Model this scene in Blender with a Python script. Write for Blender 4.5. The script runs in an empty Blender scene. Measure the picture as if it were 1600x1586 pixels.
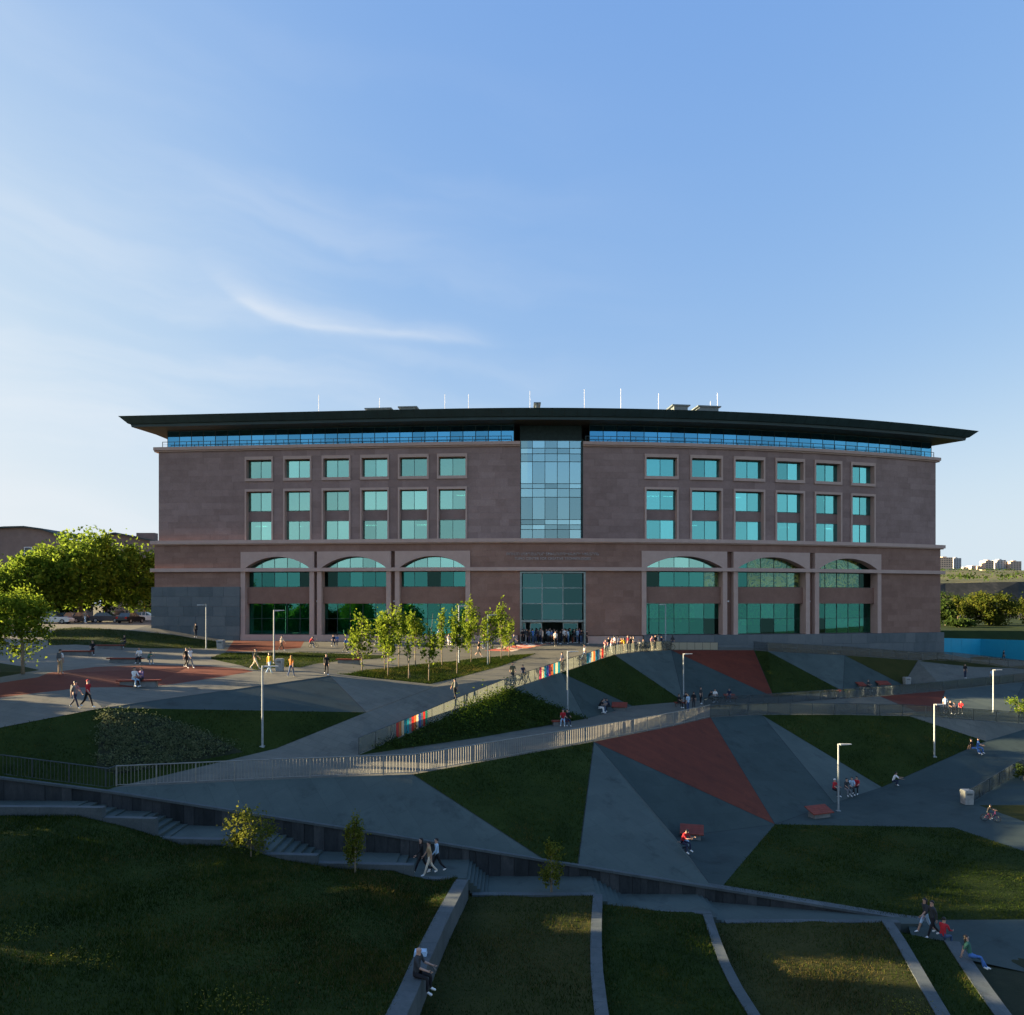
import bpy, bmesh, math, random
import numpy as np
from mathutils import Vector, Matrix
from mathutils.geometry import delaunay_2d_cdt
from mathutils.bvhtree import BVHTree

# ------------------------------------------------------------------ camera, sky, sun, exposure
F, CX, HY, CZ = 1150.0, 800.0, 945.0, 16.0          # focal length and horizon in photo pixels, eye height in metres
scene = bpy.context.scene
cam_data = bpy.data.cameras.new("camera")
cam_data.sensor_width = 36.0
cam_data.lens = 36.0 * F / 1600.0
cam_data.shift_y = (HY - 793.0) / 1600.0
cam_data.clip_start, cam_data.clip_end = 0.5, 9000.0
cam = bpy.data.objects.new("camera", cam_data)
scene.collection.objects.link(cam)
cam.location = (0, 0, CZ)
cam.rotation_euler = (math.radians(90), 0, 0)
scene.camera = cam

SUN_EL, SUN_BACK = math.radians(11.5), math.radians(6.5)      # low evening sun from the left, slightly behind the facade
sun_dir = Vector((-math.cos(SUN_EL) * math.cos(SUN_BACK), math.cos(SUN_EL) * math.sin(SUN_BACK), math.sin(SUN_EL)))
world = bpy.data.worlds.new("World")
scene.world = world
world.use_nodes = True
wn, wl = world.node_tree.nodes, world.node_tree.links
wn.clear()
w_out = wn.new("ShaderNodeOutputWorld")
w_bg = wn.new("ShaderNodeBackground")
w_bg.inputs["Strength"].default_value = 0.05
sky = wn.new("ShaderNodeTexSky")
sky.sky_type = 'NISHITA'
sky.sun_disc = False
sky.sun_elevation = SUN_EL
sky.sun_rotation = math.atan2(sun_dir.x, sun_dir.y)
sky.air_density, sky.dust_density, sky.ozone_density = 1.0, 1.0, 2.0

def wmath(op, a, b=None, clamp=False):
    n = wn.new("ShaderNodeMath"); n.operation = op; n.use_clamp = clamp
    for i, v in enumerate((a, b)):
        if v is None: continue
        if isinstance(v, (int, float)): n.inputs[i].default_value = v
        else: wl.new(v, n.inputs[i])
    return n.outputs[0]
def wsmooth(v, lo, hi):
    n = wn.new("ShaderNodeMapRange"); n.interpolation_type = 'SMOOTHSTEP'
    wl.new(v, n.inputs[0]); n.inputs[1].default_value = lo; n.inputs[2].default_value = hi
    return n.outputs[0]
# thin cirrus: streaky noise on the sky directions, one brighter feather of cloud up to the left
tc = wn.new("ShaderNodeTexCoord")
sep = wn.new("ShaderNodeSeparateXYZ"); wl.new(tc.outputs["Generated"], sep.inputs[0])
az = wmath('ARCTAN2', sep.outputs[0], sep.outputs[1])
el = wmath('ARCSINE', sep.outputs[2])
comb = wn.new("ShaderNodeCombineXYZ"); wl.new(az, comb.inputs[0]); wl.new(el, comb.inputs[1])
warp = wn.new("ShaderNodeTexNoise"); warp.inputs["Scale"].default_value = 5.0; warp.inputs["Detail"].default_value = 4
wl.new(comb.outputs[0], warp.inputs["Vector"])
wofs = wmath('MULTIPLY', wmath('SUBTRACT', warp.outputs[0], 0.5), 0.10)
comb2 = wn.new("ShaderNodeCombineXYZ")
wl.new(wmath('MULTIPLY', az, 1.0), comb2.inputs[0])
wl.new(wmath('MULTIPLY', wmath('ADD', wmath('ADD', el, wmath('MULTIPLY', az, 0.10)), wofs), 7.0), comb2.inputs[1])
ns = wn.new("ShaderNodeTexNoise"); ns.inputs["Scale"].default_value = 2.2; ns.inputs["Detail"].default_value = 6; ns.inputs["Roughness"].default_value = 0.5
wl.new(comb2.outputs[0], ns.inputs["Vector"])
streak = wsmooth(ns.outputs[0], 0.34, 0.80)
low = wsmooth(el, 0.75, 0.20)
veil = wmath('MULTIPLY', wmath('MULTIPLY', streak, low), wsmooth(az, 0.35, -0.55))
# the feather: along az -0.345 .. -0.05, el about 0.33
fa = wmath('DIVIDE', wmath('SUBTRACT', az, -0.205), 0.165)
fl = wmath('MAXIMUM', wmath('SUBTRACT', wmath('MULTIPLY', fa, -1.0), 0.45), 0.0)
fcurve = wmath('ADD', 0.349, wmath('ADD', wmath('MULTIPLY', fa, -0.005), wmath('MULTIPLY', wmath('MULTIPLY', fl, fl), 0.09)))
fe = wmath('DIVIDE', wmath('SUBTRACT', wmath('ADD', el, wmath('MULTIPLY', wofs, 0.30)), fcurve), 0.016)
fup = wmath('MAXIMUM', fe, 0.0)
fdn = wmath('MULTIPLY', wmath('MINIMUM', fe, 0.0), 2.6)
fd = wmath('ADD', wmath('MULTIPLY', wmath('ADD', fup, fdn), wmath('ADD', fup, fdn)), wmath('POWER', wmath('ABSOLUTE', fa), 6.0))
feather = wmath('MULTIPLY', wmath('EXPONENT', wmath('MULTIPLY', fd, -1.0)), wmath('ADD', 0.35, wmath('MULTIPLY', wsmooth(ns.outputs[0], 0.35, 0.7), 0.65)))
cloud = wmath('MINIMUM', wmath('ADD', wmath('MULTIPLY', veil, 0.50), wmath('MULTIPLY', feather, 0.55)), 0.8)
# the camera's response to the sky: each channel compressed as in the photograph, over the whole dome alike
csep = wn.new("ShaderNodeSeparateColor"); wl.new(sky.outputs[0], csep.inputs[0])
ccmb = wn.new("ShaderNodeCombineColor")
SKY_K = 1.0 / (0.05 * 2 ** 2.5)
for i_, (g_, k_) in enumerate(((0.79, 0.318), (0.53, 0.393), (0.16, 0.712))):
    wl.new(wmath('MULTIPLY', wmath('POWER', csep.outputs[i_], g_), k_ * SKY_K), ccmb.inputs[i_])
hz = wn.new("ShaderNodeMix"); hz.data_type = 'RGBA'          # pale haze towards the horizon, all round
wl.new(wmath('MAXIMUM', wmath('MULTIPLY', wmath('POWER', wsmooth(el, 0.36, -0.02), 1.5), 0.95), wmath('MULTIPLY', wmath('MULTIPLY', wsmooth(el, 0.80, 0.30), wsmooth(az, -0.10, -0.85)), 0.55)), hz.inputs[0]); wl.new(ccmb.outputs[0], hz.inputs[6])
hz.inputs[7].default_value = (0.66 * SKY_K, 0.80 * SKY_K, 0.89 * SKY_K, 1)
cmix = wn.new("ShaderNodeMix"); cmix.data_type = 'RGBA'
wl.new(cloud, cmix.inputs[0]); wl.new(hz.outputs[2], cmix.inputs[6])
cmix.inputs[7].default_value = (0.86 * SKY_K, 0.90 * SKY_K, 0.95 * SKY_K, 1)
wl.new(cmix.outputs[2], w_bg.inputs["Color"])
wl.new(w_bg.outputs[0], w_out.inputs[0])

sun_data = bpy.data.lights.new("sun", 'SUN')
sun_data.energy = 5.0
sun_data.angle = math.radians(0.5)
sun_data.color = (1.0, 0.76, 0.45)
sun = bpy.data.objects.new("sun", sun_data)
scene.collection.objects.link(sun)
sun.location = (-300, 60, 80)
sun.rotation_euler = sun_dir.to_track_quat('Z', 'Y').to_euler()

scene.view_settings.view_transform = 'Standard'
scene.view_settings.look = 'None'
scene.view_settings.exposure = 2.5
scene.view_settings.gamma = 1.0
scene.view_settings.use_curve_mapping = False
scene.cycles.use_denoising = True
scene.cycles.max_bounces = 5
scene.cycles.use_adaptive_sampling = True
scene.cycles.adaptive_threshold = 0.02
scene.cycles.transparent_max_bounces = 12
scene.cycles.caustics_reflective = False
scene.cycles.caustics_refractive = False

# ------------------------------------------------------------------ helpers
rng = random.Random(7)
nrng = np.random.default_rng(7)
COL = scene.collection

def P(px, py, d):
    """photo pixel at depth d -> world"""
    return Vector(((px - CX) * d / F, d, CZ - (py - HY) * d / F))
def G(px, py, e):
    """photo pixel lying e metres (negative) from eye level -> world"""
    return P(px, py, F * (-e) / (py - HY))
def W(x, d, e):
    return Vector((x, d, CZ + e))

def tag(o, label=None, cat=None, group=None, kind=None):
    if label: o["label"] = label
    if cat: o["category"] = cat
    if group: o["group"] = group
    if kind: o["kind"] = kind
    return o
def empty(name, loc, rz=0.0, **kw):
    o = bpy.data.objects.new(name, None)
    o.empty_display_size = 0.3
    COL.objects.link(o)
    o.location = loc
    o.rotation_euler = (0, 0, rz)
    return tag(o, **kw)
def link(name, me, parent=None, loc=None, **kw):
    o = bpy.data.objects.new(name, me)
    COL.objects.link(o)
    if parent is not None: o.parent = parent
    if loc is not None: o.location = loc
    return tag(o, **kw)
def copy_tree(o, parent=None):
    c = o.copy(); COL.objects.link(c); c.parent = parent
    for ch in o.children: copy_tree(ch, c)
    return c

class MB:
    """collects faces; build() links them as one mesh object"""
    def __init__(self):
        self.v, self.f, self.m, self.t = [], [], [], []
    def add(self, verts, faces, mi=0, tone=0.5):
        b = len(self.v)
        self.v.extend([tuple(p) for p in verts])
        for f in faces:
            self.f.append(tuple(i + b for i in f)); self.m.append(mi); self.t.append(tone)
    def hexa(self, p, mi=0, tone=0.5):
        """8 points: bottom ring 0-3, top ring 4-7"""
        self.add(p, [(3, 2, 1, 0), (4, 5, 6, 7), (0, 1, 5, 4), (1, 2, 6, 5), (2, 3, 7, 6), (3, 0, 4, 7)], mi, tone)
    def box(self, lo, hi, mi=0, tone=0.5):
        (a, b, c), (d, e, f) = lo, hi
        self.hexa([(a, b, c), (d, b, c), (d, e, c), (a, e, c), (a, b, f), (d, b, f), (d, e, f), (a, e, f)], mi, tone)
    def tube(self, pts, rad, n=6, mi=0, cap=True):
        pts = [Vector(p) for p in pts]
        if not isinstance(rad, (list, tuple)): rad = [rad] * len(pts)
        vs, fs = [], []
        for i, p in enumerate(pts):
            t = (pts[min(i + 1, len(pts) - 1)] - pts[max(i - 1, 0)]).normalized()
            u = t.orthogonal() if abs(t.z) < 0.99 else Vector((1, 0, 0))
            u = (u - t * u.dot(t)).normalized(); w = t.cross(u)
            for k in range(n):
                a = 2 * math.pi * k / n
                vs.append(p + (u * math.cos(a) + w * math.sin(a)) * rad[i])
        for i in range(len(pts) - 1):
            for k in range(n):
                fs.append((i * n + k, i * n + (k + 1) % n, (i + 1) * n + (k + 1) % n, (i + 1) * n + k))
        if cap:
            fs.append(tuple(range(n - 1, -1, -1))); fs.append(tuple(range((len(pts) - 1) * n, len(pts) * n)))
        self.add(vs, fs, mi)
    def ball(self, c, r, seg=8, rings=6, mi=0, sq=(1, 1, 1)):
        vs, fs = [], []
        for i in range(rings + 1):
            th = math.pi * i / rings
            for k in range(seg):
                a = 2 * math.pi * k / seg
                vs.append((c[0] + r * sq[0] * math.sin(th) * math.cos(a), c[1] + r * sq[1] * math.sin(th) * math.sin(a), c[2] + r * sq[2] * math.cos(th)))
        for i in range(rings):
            for k in range(seg):
                fs.append((i * seg + k, (i + 1) * seg + k, (i + 1) * seg + (k + 1) % seg, i * seg + (k + 1) % seg))
        self.add(vs, fs, mi)
    def mesh(self, name, mats=(), smooth=False):
        me = bpy.data.meshes.new(name)
        me.from_pydata(self.v, [], self.f)
        for m in mats: me.materials.append(m)
        if len(mats) > 1: me.polygons.foreach_set("material_index", self.m)
        at = me.attributes.new("tone", 'FLOAT', 'FACE'); at.data.foreach_set("value", self.t)
        if smooth: me.polygons.foreach_set("use_smooth", [True] * len(me.polygons))
        me.update()
        return me
    def build(self, name, mats, parent=None, smooth=False, loc=None, **kw):
        if not isinstance(mats, (list, tuple)): mats = [mats]
        return link(name, self.mesh(name, mats, smooth), parent, loc, **kw)

# ------------------------------------------------------------------ materials
MATS = {}
def node(nt, typ, **kw):
    n = nt.nodes.new(typ)
    for k, v in kw.items(): setattr(n, k, v)
    return n
def ramp(nt, fac, stops):
    r = nt.nodes.new("ShaderNodeValToRGB")
    el_ = r.color_ramp.elements
    while len(el_) < len(stops): el_.new(0.5)
    for e, (p, c) in zip(el_, stops):
        e.position = p; e.color = (*c, 1)
    nt.links.new(fac, r.inputs[0])
    return r.outputs[0]
def base_mat(name, col=(.5, .5, .5), rough=.7, metal=0., spec=.5):
    m = bpy.data.materials.new(name); m.use_nodes = True
    b = m.node_tree.nodes["Principled BSDF"]
    b.inputs["Base Color"].default_value = (*col, 1)
    b.inputs["Roughness"].default_value = rough
    b.inputs["Metallic"].default_value = metal
    b.inputs["Specular IOR Level"].default_value = spec
    return m, m.node_tree, b
def flat(name, col, rough=.6, metal=0., spec=.4, var=.12, scale=3.0):
    """plain colour with a little noise"""
    if name in MATS: return MATS[name]
    m, nt, b = base_mat(name, col, rough, metal, spec)
    tcn = node(nt, "ShaderNodeTexCoord")
    n = node(nt, "ShaderNodeTexNoise"); n.inputs["Scale"].default_value = scale; n.inputs["Detail"].default_value = 5
    nt.links.new(tcn.outputs["Object"], n.inputs["Vector"])
    lo = tuple(c * (1 - var * 1.6) for c in col); hi = tuple(min(1, c * (1 + var * 1.6)) for c in col)
    nt.links.new(ramp(nt, n.outputs[0], [(.3, lo), (.7, hi)]), b.inputs["Base Color"])
    MATS[name] = m
    return m
def surface(name, stops, scales=(.15, 1.2, 9.0), weights=(.5, .3, .2), rough=.8, bump=.0, bscale=20., tone=0., aniso=None, spec=.3):
    """layered noise in world space -> colour ramp; optional per-piece tone and bump"""
    m, nt, b = base_mat(name, rough=rough, spec=spec)
    g = node(nt, "ShaderNodeNewGeometry")
    vec = g.outputs["Position"]
    if aniso:
        mp = node(nt, "ShaderNodeMapping"); mp.inputs["Scale"].default_value = aniso
        nt.links.new(vec, mp.inputs[0]); vec = mp.outputs[0]
    acc = None
    for s, w in zip(scales, weights):
        n = node(nt, "ShaderNodeTexNoise"); n.inputs["Scale"].default_value = s; n.inputs["Detail"].default_value = 6; n.inputs["Roughness"].default_value = .62
        nt.links.new(vec, n.inputs["Vector"])
        mu = node(nt, "ShaderNodeMath", operation='MULTIPLY'); nt.links.new(n.outputs[0], mu.inputs[0]); mu.inputs[1].default_value = w
        if acc is None: acc = mu.outputs[0]
        else:
            ad = node(nt, "ShaderNodeMath", operation='ADD'); nt.links.new(acc, ad.inputs[0]); nt.links.new(mu.outputs[0], ad.inputs[1]); acc = ad.outputs[0]
    if tone:
        a = node(nt, "ShaderNodeAttribute"); a.attribute_name = "tone"
        mu = node(nt, "ShaderNodeMath", operation='MULTIPLY_ADD'); nt.links.new(a.outputs["Fac"], mu.inputs[0]); mu.inputs[1].default_value = tone; mu.inputs[2].default_value = -tone / 2
        ad = node(nt, "ShaderNodeMath", operation='ADD'); nt.links.new(acc, ad.inputs[0]); nt.links.new(mu.outputs[0], ad.inputs[1]); acc = ad.outputs[0]
    nt.links.new(ramp(nt, acc, stops), b.inputs["Base Color"])
    if bump:
        n = node(nt, "ShaderNodeTexNoise"); n.inputs["Scale"].default_value = bscale; n.inputs["Detail"].default_value = 4
        nt.links.new(g.outputs["Position"], n.inputs["Vector"])
        bp = node(nt, "ShaderNodeBump"); bp.inputs["Strength"].default_value = bump; bp.inputs["Distance"].default_value = .03
        nt.links.new(n.outputs[0], bp.inputs["Height"]); nt.links.new(bp.outputs[0], b.inputs["Normal"])
    MATS[name] = m
    return m
def leaf_mat(name, dark, light, trans=.35):
    m = bpy.data.materials.new(name); m.use_nodes = True
    nt = m.node_tree; nt.nodes.clear()
    out = node(nt, "ShaderNodeOutputMaterial")
    g = node(nt, "ShaderNodeNewGeometry")
    col = ramp(nt, g.outputs["Random Per Island"], [(0., dark), (1., light)])
    df = node(nt, "ShaderNodeBsdfDiffuse"); tr = node(nt, "ShaderNodeBsdfTranslucent")
    nt.links.new(col, df.inputs[0]); nt.links.new(col, tr.inputs[0])
    mx = node(nt, "ShaderNodeMixShader"); mx.inputs[0].default_value = trans
    nt.links.new(df.outputs[0], mx.inputs[1]); nt.links.new(tr.outputs[0], mx.inputs[2])
    nt.links.new(mx.outputs[0], out.inputs[0])
    MATS[name] = m
    return m
def grass_mat(name, stops, trans=.35):
    """blade colour from broad patches plus a little scatter from blade to blade"""
    m = bpy.data.materials.new(name); m.use_nodes = True
    nt = m.node_tree; nt.nodes.clear()
    out = node(nt, "ShaderNodeOutputMaterial"); g = node(nt, "ShaderNodeNewGeometry")
    acc = None
    for sc, w in ((.16, .55), (.75, .55), (3.0, .3)):
        n = node(nt, "ShaderNodeTexNoise"); n.inputs["Scale"].default_value = sc; n.inputs["Detail"].default_value = 4
        nt.links.new(g.outputs["Position"], n.inputs["Vector"])
        mu = node(nt, "ShaderNodeMath", operation='MULTIPLY_ADD'); nt.links.new(n.outputs[0], mu.inputs[0]); mu.inputs[1].default_value = w * 1.6; mu.inputs[2].default_value = -w * .8
        if acc is None: acc = mu.outputs[0]
        else:
            ad = node(nt, "ShaderNodeMath", operation='ADD'); nt.links.new(acc, ad.inputs[0]); nt.links.new(mu.outputs[0], ad.inputs[1]); acc = ad.outputs[0]
    mu = node(nt, "ShaderNodeMath", operation='MULTIPLY_ADD'); nt.links.new(g.outputs["Random Per Island"], mu.inputs[0]); mu.inputs[1].default_value = .34; nt.links.new(acc, mu.inputs[2])
    ad = node(nt, "ShaderNodeMath", operation='ADD'); nt.links.new(mu.outputs[0], ad.inputs[0]); ad.inputs[1].default_value = .33
    col = ramp(nt, ad.outputs[0], stops)
    df = node(nt, "ShaderNodeBsdfDiffuse"); tr = node(nt, "ShaderNodeBsdfTranslucent")
    nt.links.new(col, df.inputs[0]); nt.links.new(col, tr.inputs[0])
    mx = node(nt, "ShaderNodeMixShader"); mx.inputs[0].default_value = trans
    nt.links.new(df.outputs[0], mx.inputs[1]); nt.links.new(tr.outputs[0], mx.inputs[2]); nt.links.new(mx.outputs[0], out.inputs[0])
    MATS[name] = m
    return m
def glass_mat(name, refl, trans, fac=.62, rough=.015, var=.25):
    """coated glazing: tinted mirror over tinted see-through"""
    m = bpy.data.materials.new(name); m.use_nodes = True
    nt = m.node_tree; nt.nodes.clear()
    out = node(nt, "ShaderNodeOutputMaterial")
    oi = node(nt, "ShaderNodeObjectInfo")
    rc = ramp(nt, oi.outputs["Random"], [(0., tuple(c * (1 - var) for c in refl)), (1., tuple(min(1, c * (1 + var)) for c in refl))])
    gl = node(nt, "ShaderNodeBsdfGlossy"); gl.inputs["Roughness"].default_value = rough
    nt.links.new(rc, gl.inputs["Color"])
    tr = node(nt, "ShaderNodeBsdfTransparent"); tr.inputs[0].default_value = (*trans, 1)
    mx = node(nt, "ShaderNodeMixShader"); mx.inputs[0].default_value = fac
    nt.links.new(tr.outputs[0], mx.inputs[1]); nt.links.new(gl.outputs[0], mx.inputs[2])
    nt.links.new(mx.outputs[0], out.inputs[0])
    MATS[name] = m
    return m
def emit_mat(name, col, s):
    m = bpy.data.materials.new(name); m.use_nodes = True
    nt = m.node_tree; nt.nodes.clear()
    out = node(nt, "ShaderNodeOutputMaterial"); e = node(nt, "ShaderNodeEmission")
    e.inputs[0].default_value = (*col, 1); e.inputs[1].default_value = s
    nt.links.new(e.outputs[0], out.inputs[0]); MATS[name] = m
    return m

def add_joints(m, bw, bh, dark=.72, rot=0.35):
    """faint slab joints and stains multiplied over a surface's colour"""
    nt = m.node_tree; b = nt.nodes["Principled BSDF"]; src = b.inputs["Base Color"].links[0].from_socket
    g = node(nt, "ShaderNodeNewGeometry"); mp = node(nt, "ShaderNodeMapping"); mp.inputs["Rotation"].default_value = (0, 0, rot)
    nt.links.new(g.outputs["Position"], mp.inputs[0])
    br = node(nt, "ShaderNodeTexBrick"); br.inputs["Scale"].default_value = 1.0; br.inputs["Brick Width"].default_value = bw; br.inputs["Row Height"].default_value = bh; br.inputs["Mortar Size"].default_value = .018; br.inputs["Mortar Smooth"].default_value = .3
    br.inputs["Color1"].default_value = (1, 1, 1, 1); br.inputs["Color2"].default_value = (.86, .87, .88, 1); br.inputs["Mortar"].default_value = (dark, dark, dark, 1)
    nt.links.new(mp.outputs[0], br.inputs["Vector"])
    n = node(nt, "ShaderNodeTexNoise"); n.inputs["Scale"].default_value = .55; n.inputs["Detail"].default_value = 8; n.inputs["Roughness"].default_value = .7; nt.links.new(g.outputs["Position"], n.inputs["Vector"])
    st = ramp(nt, n.outputs[0], [(.30, (.62, .63, .65)), (.45, (1, 1, 1)), (.62, (1, 1, 1)), (.72, (1.25, 1.25, 1.22))])
    for c in (br.outputs["Color"], st):
        mx = node(nt, "ShaderNodeMix", data_type='RGBA', blend_type='MULTIPLY'); mx.inputs[0].default_value = 1.0
        nt.links.new(src, mx.inputs[6]); nt.links.new(c, mx.inputs[7]); src = mx.outputs[2]
    nt.links.new(src, b.inputs["Base Color"])
M_paving = surface("paving", [(.3, (.090, .094, .080)), (.5, (.128, .130, .108)), (.72, (.17, .166, .138))], (.12, .9, 14.), (.45, .3, .25), rough=.75, bump=.15, bscale=12)
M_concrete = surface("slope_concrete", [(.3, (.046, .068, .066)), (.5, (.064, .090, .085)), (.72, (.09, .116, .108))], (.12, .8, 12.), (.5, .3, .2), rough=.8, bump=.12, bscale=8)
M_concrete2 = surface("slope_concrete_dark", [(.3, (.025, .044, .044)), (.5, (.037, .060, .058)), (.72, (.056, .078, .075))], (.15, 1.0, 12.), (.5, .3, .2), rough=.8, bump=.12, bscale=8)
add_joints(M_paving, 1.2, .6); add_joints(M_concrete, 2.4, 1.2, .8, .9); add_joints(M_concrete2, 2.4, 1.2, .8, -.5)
M_red = surface("red_paving", [(.3, (.085, .018, .009)), (.5, (.128, .026, .012)), (.72, (.18, .040, .018))], (.15, 1.0, 10.), (.45, .3, .25), rough=.8, bump=.1)
add_joints(M_red, 3.0, .5, .8, .2)
M_lawn = surface("lawn_grass", [(.28, (.010, .017, .004)), (.45, (.017, .030, .006)), (.6, (.028, .044, .009)), (.72, (.062, .058, .020))], (.10, .6, 6.), (.42, .38, .20), rough=.95, bump=.6, bscale=9, spec=.1)
M_lawn_dry = surface("lawn_dry", [(.28, (.016, .020, .005)), (.45, (.030, .036, .010)), (.6, (.052, .050, .016)), (.75, (.09, .076, .032))], (.12, .6, 6.), (.4, .35, .25), rough=.95, bump=.6, bscale=9, spec=.1)
M_soil = surface("bed_soil", [(.3, (.010, .014, .006)), (.5, (.018, .024, .010)), (.7, (.032, .036, .016))], (.3, 2., 9.), (.3, .4, .3), rough=.95, bump=.5)
M_curb = surface("kerb_stone", [(.28, (.045, .062, .068)), (.5, (.080, .100, .106)), (.74, (.135, .15, .16))], (.2, 1.5, 12.), (.4, .35, .25), rough=.75, bump=.1)
add_joints(M_curb, 2.6, 5.0, .75, .0)
M_darkwall = surface("basalt_wall", [(.28, (.010, .014, .016)), (.45, (.026, .032, .036)), (.6, (.048, .054, .058)), (.78, (.10, .105, .105))], (.5, 3., 14.), (.5, .3, .2), rough=.85, bump=.2, aniso=(1, 1, .35), tone=.22)
M_joint = flat("joint_dark", (.02, .025, .03), .9)
M_ground = surface("far_ground", [(.3, (.03, .04, .015)), (.5, (.06, .065, .03)), (.7, (.11, .10, .055))], (.01, .05, .4), (.4, .35, .25), rough=.95)
# ================================================================== terrain
# control points of the hillside: name -> world position
V = {}
def vp(name, px, py, e): V[name] = G(px, py, e)
def vw(name, x, d, e): V[name] = W(x, d, e)
# front edge of the entrance plaza, left to right
vw('A00', -60, 45, -6.8); vw('A0', -40, 43.6, -6.95); vp('A1', 0, 1137, -7.1); vp('A2', 161, 1106, -6.45); vp('A3', 515, 1056, -5.6)
vp('A4', 680, 1073, -6.7); vp('A5', 840, 1021, -5.5)
# plaza interior
vw('M0', -62, 56, -4.6); vp('M1', 95, 1052, -4.95); vp('M2', 293, 1043, -5.2); vp('M3', 428, 1037, -5.2); vp('M4', 762, 1038, -6.0)
vp('M5', 322, 1013, -4.95); vp('M6', 100, 1012, -4.5)
# along the building
vw('B0', -75, 99, -2.6); vw('B1', -47.5, 96.5, -2.65); vw('B2', -36.5, 95.2, -4.45); vw('B3', 5, 91.9, -4.62)
vw('B4', 20, 92.8, -4.95); vw('B5', 35, 95, -5.4); vw('B6', 48, 98.5, -6.0); vw('B7', 60.5, 104, -6.8)
vw('L2', -140, 92, -2.4); vw('L3', -140, 60, -3.6); vw('L4', -80, 44, -6.4); vw('L5', -140, 42, -5.5)
vw('K0', -140, 150, -2.4); vw('K1', -30, 150, -2.5); vw('K2', 60, 150, -6.5); vw('K3', 150, 150, -9.0); vw('K4', -47, 128, -2.5)
# top edge of the upper slope, in front of the building
vp('R1', 960, 1023, -5.5); vp('R2', 1000, 1018, -5.4); vp('R3', 1049, 1016, -5.4); vp('R3b', 1178, 1016, -5.6); vp('R4', 1200, 1018, -5.65); vp('R5', 1320, 1024, -6.25)
vp('R6', 1434, 1032, -7.1); vp('R7', 1492, 1033, -7.2); vp('R8', 1600, 1046, -8.0); vw('R9', 110, 90, -8.8); vw('R10', 120, 115, -9.0); vw('R11', 72, 114, -8.5)
# ramp with the coloured glass rail (right edge, then left edge)
vp('D0', 560, 1180, -9.6); vp('D1', 640, 1146, -8.9); vp('D2', 700, 1119, -8.3); vp('D3', 800, 1077, -7.2); vp('D4', 877, 1051, -6.4); 
vp('C0', 430, 1170, -9.2); vp('C1', 572, 1113, -7.55)
# lower walkway: front edge under the bar railing
vp('S0', 180, 1230, -9.85); vp('S1', 456, 1217, -9.75); vp('S2', 645, 1210, -9.75); vp('S3', 928, 1159, -9.8); vp('S4', 1050, 1135, -10.05); vp('S5', 1110, 1121, -10.2)
vp('S6', 1190, 1117, -10.35); vp('S7', 1320, 1117, -10.5); vp('S8', 1420, 1119, -10.65); vp('S9', 1540, 1127, -11.1); vp('S10', 1600, 1131, -11.4); vp('S11', 1850, 1150, -12.)
# lower walkway: back edge at the foot of the upper slope
vp('U0', 745, 1153, -9.75); vp('U1', 915, 1123, -10.2); vp('U2', 988, 1103, -10.2); vp('U3', 1068, 1096, -10.2); vp('U4', 1209, 1089, -10.2); vp('U5', 1317, 1080, -10.0); vp('U6', 1411, 1070, -9.8)
# short ramp up to the right with its own rail
vp('X0', 1100, 1107, -10.2); vp('X1', 1200, 1101, -10.35); vp('X2', 1375, 1088, -10.35); vp('X3', 1477, 1079, -10.0); vp('X4', 1600, 1066, -9.3); vw('X5', 100, 84, -9.2)
vp('Y0', 1432, 1112, -11.0); vp('Y1', 1465, 1111, -11.4); vp('Y2', 1575, 1117, -11.7); vw('Y3', 95, 76, -11.9)
# retaining wall top
vw('Z0', -40, 39.9, -8.6); vp('Z1', 0, 1214, -9.25); vp('Z2', 165, 1235, -9.95); vp('Z3', 640, 1309, -12.1); vp('Z4', 850, 1343, -13.2); vp('Z5', 903, 1352, -13.5); vp('Z6', 1112, 1386, -14.6)
vp('Z7', 1126, 1388, -14.65); vp('Z8', 1440, 1440, -15.5); 
# lower plain on the right
vp('N0', 1055, 1308, -14.7); vp('N1', 1211, 1288, -15.25); vp('N2', 1303, 1255, -15.3); vp('N3', 1378, 1230, -15.2); vp('N4', 1540, 1158, -12.6); vp('N5', 1600, 1140, -11.9)
vp('N6', 1515, 1258, -15.2); vp('N7', 1600, 1205, -14.2); vw('N8', 75, 66, -13.2); vw('N9', 75, 40, -15.5); vw('N10', 60, 34, -15.5); vp('N11', 1490, 1293, -15.35); vp('N12', 1600, 1330, -15.4)
vp('N13', 1600, 1437, -15.5); vp('N14', 1700, 1437, -15.5); vw('N15', 80, 90, -12.4)

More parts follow.
